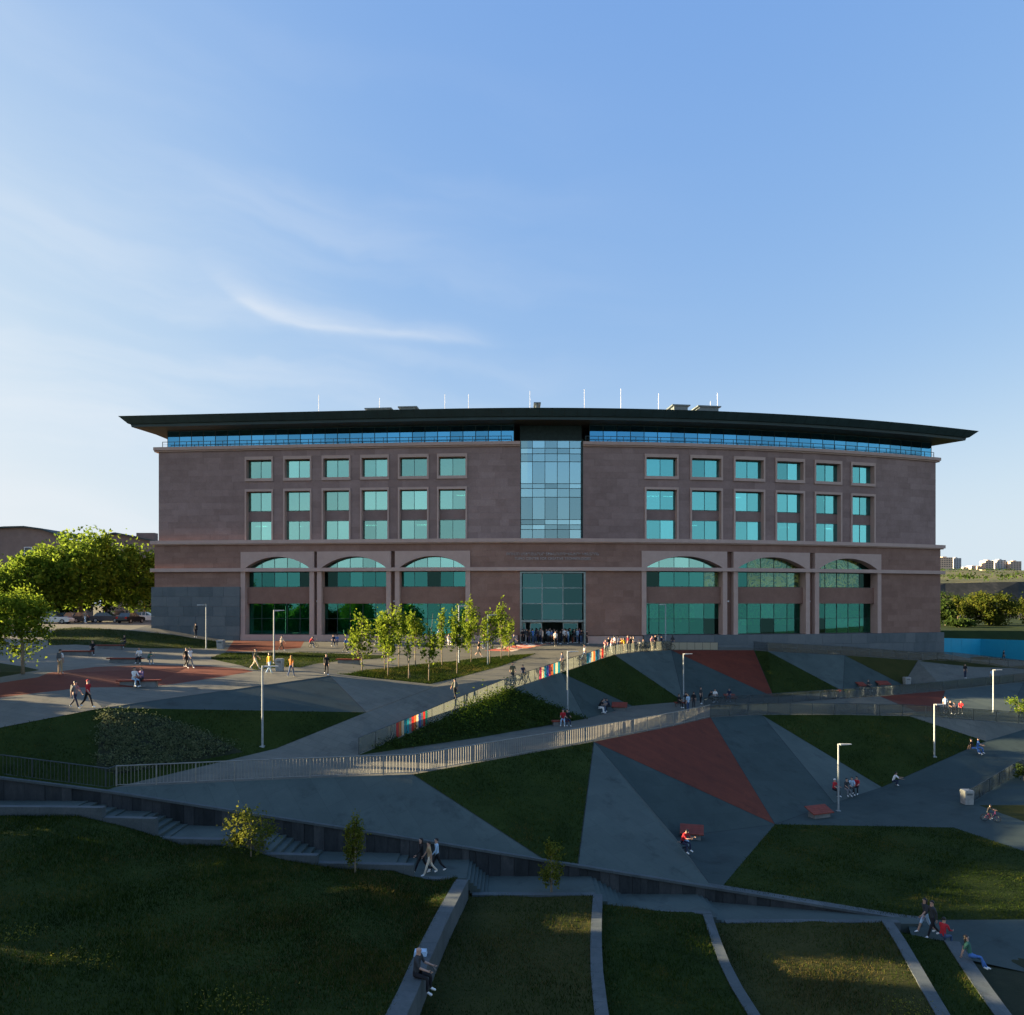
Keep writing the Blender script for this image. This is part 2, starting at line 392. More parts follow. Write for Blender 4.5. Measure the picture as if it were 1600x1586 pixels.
creases = ["A00 A0 A1 A2 A3 A4 A5 R1 R2 R3 R3b R4 R5 R6 R7 R8 R9", "A2 C1 A3", "C1 A4", "A5 A4 C1 C0 S0", "A1 Z1", "D0 D1 D2 D3 D4 R1", "C0 D0 U0", "D3 U1", "D4 U1", "D4 U2", "R1 U3",
           "R3 U3", "R3 U4", "R3b U4", "R4 U5", "R5 U5", "R5 U6", "R6 U6", "U0 U1 U2 U3 U4 U5 U6", "S0 S1 S2 S3 S4 S5 S6 S7 S8 S9 S10 S11",
           "X0 X1 X2 X3 X4 X5", "S6 X1", "S8 Y0 X2", "Y0 Y1 Y2 Y3", "Y1 X3", "X4 Y2", "Z0 Z1 Z2 Z3 Z4 Z5 Z6 Z7 Z8", "S0 Z2", "S2 Z4", "S3 Z5", "S3 Z6", "S3 N0 Z6", "S3 N1", "S5 N1", "S6 N2", "S6 N3",
           "S8 N4", "N0 N1 N2 N3 N4 N5 S11", "Z7 N1", "N1 N11 N12 N14", "Z8 N13 N14", "N6 N7 N8", "M0 M1 M2 M3 A3", "A00 Z0", "B0 B1 B2 B3 B4 B5 B6 B7", "U6 X2", "N5 S11", "L2 B0 B1", "B7 R11 R10"]
names = list(V); idx = {n: i for i, n in enumerate(names)}
edges = []
for c in creases:
    c = c.split()
    edges += [(idx[a], idx[b]) for a, b in zip(c, c[1:])]
def cdt(co, ed):
    r = delaunay_2d_cdt([Vector((p[0], p[1])) for p in co], ed, [], 0, 1e-4)
    return r
co3 = [V[n] for n in names]
r1 = cdt(co3, edges)
vz = []
for i, p in enumerate(r1[0]):
    o = r1[3][i]
    if o: vz.append(co3[o[0]].z)
    else:      # crossing of two creases: interpolate along the first that holds it
        z = None
        for a, b in edges:
            A, B = co3[a], co3[b]; ab = Vector((B.x - A.x, B.y - A.y)); t = (p - Vector((A.x, A.y))).dot(ab) / max(ab.length_squared, 1e-9)
            if 0 <= t <= 1 and ((Vector((A.x, A.y)) + ab * t) - p).length < 2e-3: z = A.z + (B.z - A.z) * t; break
        print("crease crossing at", tuple(round(c, 2) for c in p), z)
        vz.append(z if z is not None else 5.0)
base_v = [Vector((p.x, p.y, z)) for p, z in zip(r1[0], vz)]
base_f = [tuple(f) for f in r1[2]]
base_e = [tuple(e) for e in r1[1]]
# the upper sheet ends on the retaining wall
zline = [V[n] for n in "Z0 Z1 Z2 Z3 Z4 Z5 Z6 Z7 Z8 N13 N14".split()]
def wall_d(x):
    for a, b in zip(zline, zline[1:]):
        if a.x <= x <= b.x: return a.y + (b.y - a.y) * (x - a.x) / (b.x - a.x)
    return zline[0].y if x < zline[0].x else zline[-1].y
def below_wall(c): return c.y < wall_d(c.x) - 0.01
base_f = [f for f in base_f if not below_wall(sum((base_v[i] for i in f), Vector()) / 3)]
base_bvh = BVHTree.FromPolygons(base_v, base_f)
def zat(x, y, bvh=None):
    h = (bvh or base_bvh).ray_cast(Vector((x, y, 60)), Vector((0, 0, -1)))
    return h[0].z if h[0] is not None else None
EYE = Vector((0, 0, CZ))
ALL_BVH = [base_bvh]
def hit(px, py):
    """where the photo ray through a pixel meets the terrain"""
    dr = (P(px, py, 1.0) - EYE).normalized()
    best = None
    for b in ALL_BVH:
        h = b.ray_cast(EYE, dr)
        if h[0] is not None and (best is None or h[3] < best[1]): best = (h[0], h[3])
    if best is None:
        print("no ground at", px, py)
        return hit(px + (3 if px < 800 else -3), py + 2)
    return best[0]

# ---- surface pieces: polygons (corner names or photo pixels), later ones on top
FACETS = []
def facet(name, mat, pts, label, cat=None, kind='structure'):
    out = []
    for p in (pts.split() if isinstance(pts, str) else pts):
        out.append(V[p].copy() if isinstance(p, str) else hit(*p))
    FACETS.append((name, mat, out, label, cat, kind))
facet('plaza', M_paving, "A00 A0 A1 A2 A3 A4 A5 R1 R2 R3 R3b R4 R5 R6 R7 R8 R9 R10 R11 B7 B6 B5 B4 B3 B2 B1 B0 L2 L3 L5 L4".split(), 'grey paved plaza in front of the building entrance')
facet('road', M_paving, "L2 B0 B1 K4 K1 K0".split(), 'road behind the lawn where cars are parked')
facet('ground', M_lawn, "B1 B2 B3 B4 B5 B6 B7 R11 R10 K3 K2 K1 K4".split(), 'ground under and behind the building')
facet('path', M_paving, "S0 C0 C1 A4 A5 R1 D4 D3 D2 D1 D0 U0 U1 U2 U3 U4 U5 U6 X2 Y0 S8 S7 S6 S5 S4 S3 S2 S1".split(), 'paved walkways zigzagging up the slope')
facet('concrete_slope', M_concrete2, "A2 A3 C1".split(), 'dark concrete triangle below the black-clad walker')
facet('concrete_slope', M_paving, "A3 A4 C1".split(), 'pale concrete triangle streaked by tree shadows')
facet('lawn', M_lawn, "A00 A0 A1 A2 C1 C0 S0 Z2 Z1 Z0".split(), 'sloping lawn below the left walkway')
facet('lawn', M_lawn, "D0 D1 D2 D3 U1 U0".split(), 'planted bank below the coloured glass railing')
facet('concrete_slope', M_concrete, "D3 D4 U1".split(), 'grey concrete triangle behind the seated couple')
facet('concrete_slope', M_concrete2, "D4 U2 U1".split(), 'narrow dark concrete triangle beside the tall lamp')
facet('lawn', M_lawn, "D4 R1 U3 U2".split(), 'steep lawn wedge under the coloured glass railing')
facet('concrete_slope', M_concrete, "R1 R2 R3 U3".split(), 'upper concrete slope left of the thin lamp')
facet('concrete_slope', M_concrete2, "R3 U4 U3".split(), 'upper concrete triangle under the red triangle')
facet('red_slope', M_red, "R3 R3b U4".split(), 'upper red sloping triangle below the lit fence')
facet('lawn', M_lawn, "R3b R4 U5 U4".split(), 'steep lawn wedge right of the upper red triangle')
facet('concrete_slope', M_concrete, "R4 R5 U5".split(), 'concrete wedge between two upper lawns')
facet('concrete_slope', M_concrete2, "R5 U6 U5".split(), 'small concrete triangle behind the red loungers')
facet('lawn', M_lawn_dry, "R5 R6 U6".split(), 'small lawn triangle at the right below the plinth')
facet('path', M_paving, "U6 R6 R7 R8 R9 X5 X4 X3 X2".split(), 'broad paved ramp at the far right')
facet('red_slope', M_red, "X2 X3 Y1 Y0".split(), 'right red sloping panel under the dark rail')
facet('concrete_slope', M_concrete, "X3 X4 Y2 Y1".split(), 'grey slope right of the right red panel')
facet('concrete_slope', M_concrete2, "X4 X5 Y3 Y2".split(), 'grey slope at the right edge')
facet('path', M_concrete2, "S8 Y0 Y1 Y2 Y3 S11 S10 S9".split(), 'paved terrace where cyclists sit')
facet('concrete_slope', M_concrete, "S0 S1 S2 Z4 Z3 Z2".split(), 'large concrete slope above the dark retaining wall')
facet('lawn', M_lawn, "S2 S3 Z5 Z4".split(), 'dark steep lawn wedge under the bar railing')
facet('concrete_slope', M_concrete, "S3 Z6 Z5".split(), 'tall pale concrete triangle reaching the wall')
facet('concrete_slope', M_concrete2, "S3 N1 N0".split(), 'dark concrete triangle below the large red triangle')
facet('path', M_concrete, "S3 N0 Z6".split(), 'thin concrete sliver')
facet('red_slope', M_red, "S3 S4 S5 N1".split(), 'large red sloping triangle below the railing')
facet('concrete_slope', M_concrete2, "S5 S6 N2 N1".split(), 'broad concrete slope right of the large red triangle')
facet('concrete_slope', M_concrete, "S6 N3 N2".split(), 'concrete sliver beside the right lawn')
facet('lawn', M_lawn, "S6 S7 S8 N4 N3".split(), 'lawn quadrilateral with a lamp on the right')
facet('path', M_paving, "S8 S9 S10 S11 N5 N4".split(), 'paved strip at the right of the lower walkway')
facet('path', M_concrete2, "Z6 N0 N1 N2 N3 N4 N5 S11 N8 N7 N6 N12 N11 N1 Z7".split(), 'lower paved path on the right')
facet('lawn', M_lawn, "Z7 N1 N11 N12 N14 N13 Z8".split(), 'large flat lawn at the lower right')
facet('path', M_concrete2, "N6 N7 N8 N9 N14 N12".split(), 'paved ground beyond the right rail')
# overlays drawn by pixel on the surfaces above
facet('red_paving', M_red, [(-200, 1118), (0, 1090), (100, 1078), (270, 1069), (330, 1060), (396, 1049), (380, 1045), (300, 1040), (232, 1039), (150, 1042), (60, 1058), (0, 1067), (-200, 1085)], 'red paved court on the left plaza')
facet('red_paving', M_red, [(352, 1018), (470, 1012), (476, 1001), (392, 999), (366, 1000)], 'red paved strip in front of the left arches')
facet('lawn', M_lawn, [(75, 992), (88, 983), (120, 980), (200, 985), (300, 997), (352, 1003), (345, 1013), (230, 1013), (75, 1008)], 'dark lawn in front of the grey plinth')
facet('lawn', M_lawn, [(330, 1027), (352, 1020), (470, 1019), (600, 1024), (608, 1027), (540, 1032), (470, 1043), (400, 1047), (330, 1030)], 'lawn strip behind the litter bin')
facet('lawn', M_lawn, [(527, 1053), (570, 1047), (640, 1040), (700, 1034), (760, 1027), (838, 1021), (780, 1042), (672, 1069), (600, 1061)], 'sunlit lawn under the young trees')
facet('lawn', M_lawn, [(-150, 1060), (0, 1058), (35, 1052), (62, 1047), (40, 1042), (0, 1036), (-150, 1034)], 'small lawn under the left tree')
facet('lawn', M_lawn_dry, [(1436, 1033), (1500, 1040), (1620, 1047), (1700, 1052), (1700, 1040), (1500, 1031)], 'grass strip before the blue hoarding')
facet('lawn', M_lawn_dry, [(1530, 1258), (1620, 1258), (1700, 1300), (1610, 1287)], 'small lawn at the right edge')
facet('flower_bed', M_soil, [(160, 1112), (205, 1112), (265, 1125), (330, 1150), (380, 1175), (300, 1190), (180, 1210), (150, 1200)], 'planted bed of low shrubs on the left lawn')

# second triangulation with every outline as a constraint
co2, ed2 = [Vector((v.x, v.y)) for v in base_v], list(base_e)
for fc in FACETS:
    b = len(co2); n = len(fc[2])
    co2 += [Vector((p.x, p.y)) for p in fc[2]]
    ed2 += [(b + i, b + (i + 1) % n) for i in range(n)]
r2 = delaunay_2d_cdt(co2, ed2, [], 0, 2e-3)
t_v = []
for p in r2[0]:
    z = zat(p.x, p.y)
    if z is None:
        k = base_bvh.find_nearest(Vector((p.x, p.y, 5)))
        best = min(base_v, key=lambda q: (q.x - p.x) ** 2 + (q.y - p.y) ** 2)
        # nearest point of the sheet in plan
        z = best.z if (best.xy - p).length < .02 else None
        if z is None:
            for dx, dy in ((.01, 0), (-.01, 0), (0, .01), (0, -.01), (.03, .03), (-.03, .03), (.03, -.03), (-.03, -.03)):
                z = zat(p.x + dx, p.y + dy)
                if z is not None: break
        if z is None: z = best.z
    t_v.append(Vector((p.x, p.y, z)))
def inside(poly, x, y):
    c = False; n = len(poly)
    for i in range(n):
        a, b = poly[i], poly[i - 1]
        if (a.y > y) != (b.y > y) and x < (b.x - a.x) * (y - a.y) / (b.y - a.y) + a.x: c = not c
    return c
face_of = [[] for _ in FACETS]
rest = []
for f in r2[2]:
    c = (t_v[f[0]] + t_v[f[1]] + t_v[f[2]]) / 3
    if below_wall(c): continue
    if zat(c.x, c.y) is None: continue
    own = None
    for k in range(len(FACETS) - 1, -1, -1):
        if inside(FACETS[k][2], c.x, c.y): own = k; break
    (face_of[own] if own is not None else rest).append(f)
FACET_TRI = {}
def sheet(name, mat, faces, **kw):
    used = {}; vs = []; fs = []
    for f in faces:
        nf = []
        for i in f:
            if i not in used: used[i] = len(vs); vs.append(t_v[i])
            nf.append(used[i])
        a, b, c = (vs[i] for i in nf)
        if (b - a).cross(c - a).z < 0: nf = nf[::-1]
        fs.append(tuple(nf))
    mb = MB(); mb.add(vs, fs)
    return mb.build(name, mat, **kw), [[vs[i] for i in f] for f in fs]
for k, (name, mat, poly, label, cat, kind) in enumerate(FACETS):
    if not face_of[k]: print("facet without faces:", label); continue
    o, tris = sheet(name, mat, face_of[k], label=label, kind=kind)
    FACET_TRI.setdefault(label, tris)
if rest: sheet('ground', M_lawn, rest, kind='structure', label='rough ground round the park')
# dark expansion joints along the creases between slope panels
def ribbon(mb, pts, w=.05, up=.006):
    for a, b in zip(pts, pts[1:]):
        t = (b - a); s = Vector((t.y, -t.x, 0)).normalized() * w / 2; u = Vector((0, 0, up))
        mb.add([a - s + u, a + s + u, b + s + u, b - s + u], [(0, 1, 2, 3)])
mbj = MB()
for c in ("A2 A3 C1 A4", "D3 U1", "D4 U1 U2 U3 U4 U5 U6", "D4 U2", "R1 U3", "R3 U3", "R3 U4", "R3b U4", "R4 U5", "R5 U5", "R5 U6", "R6 U6", "S2 Z4", "S3 Z5", "S3 N0 Z6", "S3 N1", "S5 N1", "S6 N2", "S6 N3", "N0 N1 N2 N3 N4",
          "X2 Y0 Y1 X3", "X4 Y2", "Y1 Y2", "S8 N4", "C0 C1", "A1 A2"):
    ribbon(mbj, [V[n] for n in c.split()])
mbj.build('expansion_joint', M_joint, kind='structure', label='dark joints between the slope panels')

# ---- far ground reaching the horizon, gorge and plateau
mb = MB()
R_ = 7000
mb.add([(-R_, -200, CZ - 17.5), (R_, -200, CZ - 17.5), (R_, 150, CZ - 17.5), (-R_, 150, CZ - 17.5)], [(0, 1, 2, 3)])
mb.add([(-R_, 150, CZ - 9.6), (R_, 150, CZ - 9.6), (R_, R_, CZ - 9.6), (-R_, R_, CZ - 9.6)], [(0, 1, 2, 3)])
mb.build('far_ground', M_ground, kind='structure', label='ground running to the horizon')
# ================================================================== the curved stone building
M_tuff = surface("tuff_stone", [(.25, (.175, .115, .103)), (.45, (.235, .160, .143)), (.6, (.29, .202, .183)), (.78, (.37, .27, .245))], (.08, .9, 7.), (.35, .35, .30), rough=.85, bump=.12, bscale=6, tone=.14)
M_tuff_lo = surface("tuff_stone_warm_bounce", [(.25, (.165, .092, .070)), (.45, (.225, .130, .100)), (.6, (.275, .165, .130)), (.78, (.36, .225, .18))], (.08, .9, 7.), (.35, .35, .30), rough=.85, bump=.12, bscale=6, tone=.14)  # same tuff, with warm ground bounce on the lower storeys put into its colour
M_tuff_back = flat("tuff_backing", (.16, .11, .10), .9)
M_trim = surface("tuff_trim", [(.3, (.38, .265, .225)), (.5, (.45, .32, .275)), (.7, (.52, .38, .33))], (.1, 1.2, 9.), (.4, .35, .25), rough=.8, bump=.06, bscale=9)
M_plinth = surface("basalt_plinth", [(.3, (.075, .095, .105)), (.5, (.11, .13, .14)), (.7, (.15, .165, .17))], (.1, 1.0, 8.), (.4, .35, .25), rough=.8, bump=.1, tone=.22)
M_roof = surface("roof_metal_dark", [(.3, (.012, .032, .036)), (.5, (.021, .048, .054)), (.7, (.032, .066, .074))], (.2, 1.5, 6.), (.5, .3, .2), rough=.55, spec=.4)
M_soffit = surface("roof_soffit", [(.3, (.045, .04, .035)), (.7, (.075, .065, .055))], (.2, 1.5, 6.), (.5, .3, .2), rough=.6)
M_rooftop = flat("roof_sheet", (.35, .36, .36), .5)
M_frame = flat("window_frame_metal", (.05, .075, .075), .4, .6)
M_frame_l = flat("door_frame_metal", (.22, .27, .27), .4, .6)
M_dark = flat("interior_dark", (.03, .05, .05), .9)
M_int = flat("interior_wall", (.10, .14, .13), .9)
M_gl_up = glass_mat("glass_upper", (.38, .74, .66), (.30, .62, .55), .66, var=.3)
M_gl_up2 = glass_mat("glass_upper_right_skytint", (.20, .66, .70), (.25, .60, .58), .66, var=.3)  # same glass as the left wing; its bluer sky reflection is put into the tint
M_gl_lo = glass_mat("glass_lower", (.06, .26, .23), (.16, .46, .40), .62, var=.35)  # darker tint stands in for dark ground and trees mirrored in the lower panes
M_gl_clear = glass_mat("glass_clear", (.20, .42, .38), (.95, 1.0, .88), .22)
M_gl_half = glass_mat("glass_half", (.08, .30, .26), (.42, .80, .62), .42)
M_gl_top = glass_mat("glass_terrace", (.10, .38, .62), (.1, .3, .45), .8, var=.2)
M_gl_mid = glass_mat("glass_tower", (.36, .60, .66), (.3, .5, .5), .72, var=.4)
M_gl_ent = glass_mat("glass_entrance", (.07, .17, .17), (.14, .30, .28), .55, var=.3)
M_gl_dark = glass_mat('glass_dark', (.03, .07, .06), (.08, .12, .10), .6)
M_teal_screen = flat('added_teal_screen', (.16, .42, .38), .9)  # for screens added behind the lower left panes to even their teal
M_blind = flat('blind_cloth', (.55, .60, .56), .9)
M_light = emit_mat("ceiling_light", (1., .96, .88), 1.3)

def DX(x):
    t = x - 3.0
    return 91.4 + (0.0033 * t * t if t > 0 else 0.09 * (math.sqrt(t * t + 100) - 10))
def DXp(x): return (DX(x + .01) - DX(x - .01)) / .02
def FP(x, off, e):
    """point of the facade: x along it, off metres proud of the upper wall, e metres above the eye"""
    n = Vector((DXp(x), -1.0)); n.normalize()
    return Vector((x + n.x * off, DX(x) + n.y * off, CZ + e))
def XP(px, off=0.0):
    x = (px - CX) / 12.5
    for _ in range(40):
        p = FP(x, off, 0)
        x -= (CX + F * p.x / p.y - px) / 12.0
    return x
def slab(mb, x0, x1, e0, e1, o0, o1, mi=0, tone=.5, step=1.6):
    """curved box following the facade between offsets o0 (back) and o1 (front)"""
    n = max(1, int(math.ceil(abs(x1 - x0) / step)))
    vs, fs = [], []
    for i in range(n + 1):
        x = x0 + (x1 - x0) * i / n
        vs += [FP(x, o0, e0), FP(x, o1, e0), FP(x, o1, e1), FP(x, o0, e1)]
    for i in range(n):
        a = 4 * i; b = a + 4
        fs += [(a + 1, b + 1, b + 2, a + 2), (a + 2, b + 2, b + 3, a + 3), (a, a + 3, b + 3, b), (a, b, b + 1, a + 1)]
    fs += [(0, 1, 2, 3), (4 * n + 3, 4 * n + 2, 4 * n + 1, 4 * n)]
    mb.add(vs, fs, mi, tone)

BLD = empty('stone_building', FP(3, 0, -4.6), label='wide curved brown stone building under a thin dark overhanging roof', cat='building')
BLD_INV = Matrix.Translation(-BLD.location)
def bpart(mb, name, mats, parent=None, **kw):
    """a part of the building, its mesh kept relative to the building's base"""
    o = mb.build(name, mats, parent or BLD, **kw)
    o.data.transform(BLD_INV)
    return o
def cpart(mb, name, mats, parent, **kw):
    return bpart(mb, name, mats, parent, **kw)

XL, XR = XP(248), XP(1462)
LOW = .35                                                # the lower storeys stand a little proud
cols_l = [(383, 427), (443, 487), (503, 548), (563, 608), (622, 670), (683, 730)]
cols_r = [(1007, 1060), (1078, 1129), (1146, 1195), (1211, 1257), (1272, 1315), (1329, 1367)]
arch_px = [(376, 490.5), (495.3, 610.5), (617, 734.6), (1002.8, 1136.3), (1146.3, 1265.5), (1273.6, 1377)]
XW = [(XP(a), XP(b)) for a, b in cols_l + cols_r]
XA = [(XP(a, .5), XP(b, .5)) for a, b in arch_px]
XT0, XT1 = XP(813), XP(911)                             # glass tower over the entrance
XE0, XE1 = XP(812.5, LOW), XP(915, LOW)                 # entrance
# openings as (x0, x1, e0, e1)
up_open = [(a, b, 15.73, 18.86) for a, b in XW] + [(a, b, 8.2, 14.72) for a, b in XW] + [(XT0, XT1, 8.2, 19.68)]
# gaps between neighbouring arch panels are recessed strips
gaps = [(XA[i][1], XA[i + 1][0]) for i in (0, 1, 3, 4)]
lo_open = [(a, b, -3.77, 6.7) for a, b in XA] + [(a, b, -3.77, 6.7) for a, b in gaps] + [(XE0, XE1, -5.2, 4.2)]
def spans(x0, x1, e0, e1, openings):
    """free stretches of a band"""
    cut = sorted((a, b) for a, b, c, d in openings if c < (e0 + e1) / 2 < d)
    out, x = [], x0
    for a, b in cut:
        if a > x + .02: out.append((x, a))
        x = max(x, b)
    if x < x1 - .02: out.append((x, x1))
    return out
up_bands = [(8.2, 14.72, 8), (14.72, 15.73, 1), (15.73, 18.86, 4), (18.86, 19.68, 1)]
lo_bands = [(-3.77, 4.2, 10), (4.65, 6.7, 3), (6.7, 7.78, 1)]
tiles = []
wall = MB()
for bands, op, off, xa, xb in ((up_bands, up_open, 0, XL, XR), (lo_bands, lo_open, LOW, XL - .35, XR + .45)):
    for e0, e1, n in bands:
        for a, b in spans(xa, xb, e0, e1, op): slab(wall, a, b, e0, e1, -1.4, off - .12, step=3)
        for k in range(n):
            r0, r1_ = e0 + (e1 - e0) * k / n, e0 + (e1 - e0) * (k + 1) / n
            for a, b in spans(xa, xb, r0, r1_, op):
                x = a
                while x < b - .01:
                    w = rng.uniform(1.1, 2.7)
                    if b - x - w < .7: w = b - x
                    tiles.append((x, min(b, x + w), r0, r1_, off, rng.random())); x += w
# base course under the left arches and entrance walls
slab(wall, XL - .35, XE0, -7.5, -3.77, -1.4, LOW - .12, step=3); slab(wall, XE1, XR + .5, -7.5, -3.77, -1.4, LOW - .12, step=3)
wall.add([FP(XL, 0, -8), FP(XL, 0, 20), Vector((XL + 2, DX(XL) + 34, CZ + 20)), Vector((XL + 2, DX(XL) + 34, CZ - 8)), FP(XR, 0, -8), FP(XR, 0, 20), Vector((XR - 9, DX(XR) + 30, CZ + 20)), Vector((XR - 9, DX(XR) + 30, CZ - 8))],
         [(0, 1, 2, 3), (7, 6, 5, 4), (3, 2, 6, 7)])
bpart(wall, 'wall', M_tuff_back)
tiles.sort(key=lambda t: -(t[1] - t[0]) * (t[3] - t[2]))
restt, restl = MB(), MB()
for i, (a, b, e0, e1, off, tone) in enumerate(tiles):
    mb = MB() if i < 290 else (restt if off < .1 else restl)
    j = rng.uniform(-.006, .007)
    slab(mb, a + .004, b - .004, e0 + .004, e1 - .004, off - .115, off + j, tone=tone, step=3.2)
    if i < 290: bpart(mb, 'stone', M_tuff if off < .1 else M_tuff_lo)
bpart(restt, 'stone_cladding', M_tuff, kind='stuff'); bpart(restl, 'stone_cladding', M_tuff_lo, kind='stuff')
# string courses, parapet
mb = MB(); slab(mb, XL - .75, XR + .9, 7.75, 8.2, -1.2, .75); slab(mb, XL - .6, XR + .75, 7.62, 7.75, -1.2, .58); bpart(mb, 'cornice', M_trim)
mb = MB(); slab(mb, XL - .75, XR + .9, 4.2, 4.65, -1.2, .72); bpart(mb, 'string_course', M_trim)
for a, b in ((XL - .5, XT0), (XT1, XR + .5)):
    mb = MB(); slab(mb, a, b, 19.68, 19.85, -1.4, .2); slab(mb, a, b, 19.85, 20.25, -1.4, .42); bpart(mb, 'parapet', M_trim)
# plinth blocks
def plinth(x0, x1, e0, e1, off, rows):
    for k in range(rows):
        r0, r1_ = e0 + (e1 - e0) * k / rows, e0 + (e1 - e0) * (k + 1) / rows
        x = x0
        while x < x1 - .05:
            w = rng.uniform(1.4, 2.6)
            if x1 - x - w < .8: w = x1 - x
            mb = MB(); slab(mb, x + .01, x + w - .01, r0 + .01, r1_ - .01, -1., off + rng.uniform(-.01, .012), tone=rng.random(), step=3.2)
            bpart(mb, 'plinth_stone', M_plinth); x += w
plinth(XP(236.5, .7), XA[0][0] - .02, -5.2, 2.28, .75, 6)
plinth(XA[3][0] + .2, XP(1476, 1.0), -7.6, -3.77, .95, 3)
mb = MB(); slab(mb, XA[0][0], XE0 - .3, -5.4, -3.77, -1., .62); slab(mb, XE1 + .3, XA[3][0] + .2, -5.6, -3.9, -1., .42); bpart(mb, 'base_course', M_trim)

# ---- upper windows
def pane(parent, x0, x1, e0, e1, off, mat, tilt=True):
    mb = MB(); slab(mb, x0, x1, e0, e1, off - .03, off, step=9)
    o = cpart(mb, 'pane', mat, parent)
    return o
def bars(parent, xs, es, x0, x1, e0, e1, off, w=.05, mat=None, name='mullion'):
    mb = MB()
    for x in xs: slab(mb, x - w / 2, x + w / 2, e0, e1, off - .06, off + .05)
    for e in es: slab(mb, x0, x1, e - w / 2, e + w / 2, off - .06, off + .046)
    return cpart(mb, name, mat or M_frame, parent)
GL = -.6
for wi, (a, b) in enumerate(XW):
    GU = M_gl_up if wi < 6 else M_gl_up2
    bw = .21 * (b - a) / 4.0
    for e0, e1, i0, i1, sp in ((15.73, 18.86, 16.10, 18.46, None), (8.2, 14.72, 8.2, 14.42, (10.68, 11.96))):
        mb = MB()
        slab(mb, a, a + bw, e0, e1, -1.4, .16); slab(mb, b - bw, b, e0, e1, -1.4, .16)
        slab(mb, a + bw, b - bw, i1, e1, -1.4, .157)
        if sp is None: slab(mb, a + bw, b - bw, e0, i0, -1.4, .157)
        win = bpart(mb, 'window', M_trim)
        xm = (a + b) / 2
        rows = [(i0, i1)] if sp is None else [(sp[1], i1), (i0, sp[0])]
        for r0, r1_ in rows:
            pane(win, a + bw, xm - .02, r0, r1_, GL, GU); pane(win, xm + .02, b - bw, r0, r1_, GL, GU)
            for p_, q_ in ((a + bw, xm - .02), (xm + .02, b - bw)):
                if rng.random() < .45:
                    mb = MB(); slab(mb, p_ + .03, q_ - .03, r1_ - rng.uniform(.25, .75) * (r1_ - r0), r1_, GL - .22, GL - .2, step=9); cpart(mb, 'blind', M_blind, win)
            bars(win, [xm], [r0 + .04, r1_ - .04], a + bw, b - bw, r0, r1_, GL)
        if sp is not None:
            mb = MB(); slab(mb, a + bw, b - bw, sp[0], sp[1], -1.4, -.62, tone=.3); cpart(mb, 'spandrel', M_tuff, win)
# ---- arches: two glazed storeys with a stone spandrel, arched head above the string course
AG = -.75
mural_panes = []
for k, (a, b) in enumerate(XA):
    w = b - a; pw = .58
    xa, xb = a + pw, b - pw
    mb = MB()
    slab(mb, a, xa, -3.77, 4.2, -1.3, .52); slab(mb, xb, b, -3.77, 4.2, -1.3, .52)
    # arched head: strips between the arch curve and the panel top
    n = 22; ah = 1.42; xc = (xa + xb) / 2; hw = (xb - xa) / 2
    def arch_e(x):
        t = min(1, abs(x - xc) / hw)
        R = (hw * hw + ah * ah) / (2 * ah)
        return 4.65 + max(0, math.sqrt(max(0, R * R - (x - xc) ** 2)) - (R - ah)) if t < 1 else 4.65
    xs = [a, xa] + [xa + (xb - xa) * i / n for i in range(1, n)] + [xb, b]
    vs, fs = [], []
    for x in xs:
        lo = arch_e(x) if xa < x < xb else 4.65
        vs += [FP(x, -1.3, lo), FP(x, .52, lo), FP(x, .52, 6.7), FP(x, -1.3, 6.7)]
    for i in range(len(xs) - 1):
        p, q = 4 * i, 4 * i + 4
        fs += [(p + 1, q + 1, q + 2, p + 2), (p + 2, q + 2, q + 3, p + 3), (p, q, q + 1, p + 1), (p, p + 3, q + 3, q)]
    fs += [(0, 1, 2, 3), (4 * len(xs) - 1, 4 * len(xs) - 2, 4 * len(xs) - 3, 4 * len(xs) - 4)]
    mb.add(vs, fs)
    arch = bpart(mb, 'arched_window', M_trim)
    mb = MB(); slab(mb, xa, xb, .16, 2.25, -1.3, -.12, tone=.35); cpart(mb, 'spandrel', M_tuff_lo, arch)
    npn = 5
    DK = {0: [(0, 0), (4, 1)], 1: [(0, 2), (0, 1)], 2: [(2, 1)], 3: [(4, 2), (0, 1)], 4: [(2, 2), (4, 1)], 5: [(4, 1), (0, 2)]}[k]
    for i in range(npn):
        p, q = xa + (xb - xa) * i / npn + .02, xa + (xb - xa) * (i + 1) / npn - .02
        mur = (k == 3 and i == 4) or (k == 4 and i > 0) or (k == 5 and i < 4)
        pane(arch, p, q, 4.3, 6.2, AG, M_gl_up if k < 3 or (k == 3) else (M_gl_clear if mur else M_gl_lo))
        pane(arch, p, q, 2.25, 4.2, AG, M_gl_dark if (i, 1) in DK and not mur else (M_gl_clear if mur else M_gl_lo))
        pane(arch, p, q, -1.75, .16, AG, M_gl_half); pane(arch, p, q, -3.77, -1.79, AG, M_gl_dark if (i, 2) in DK else M_gl_half)
        if k < 3 and (i, 2) not in DK:
            mb = MB(); slab(mb, p, q, -3.7, .1, AG - .32, AG - .30, step=9); cpart(mb, 'blind', M_teal_screen, arch)  # added screen that brightens the pane from behind, not a hung blind
    xs_ = [xa + (xb - xa) * i / npn for i in range(1, npn)]
    bars(arch, xs_, [4.7], xa, xb, 4.2, 6.2, AG); bars(arch, xs_, [2.3, 4.15], xa, xb, 2.25, 4.2, AG); bars(arch, xs_, [-1.77, -3.72], xa, xb, -3.77, .16, AG)
for a, b in gaps:
    mb = MB(); slab(mb, a, b, -3.77, 6.7, -1.3, -.25, tone=.1); bpart(mb, 'recess_strip', M_tuff_lo)
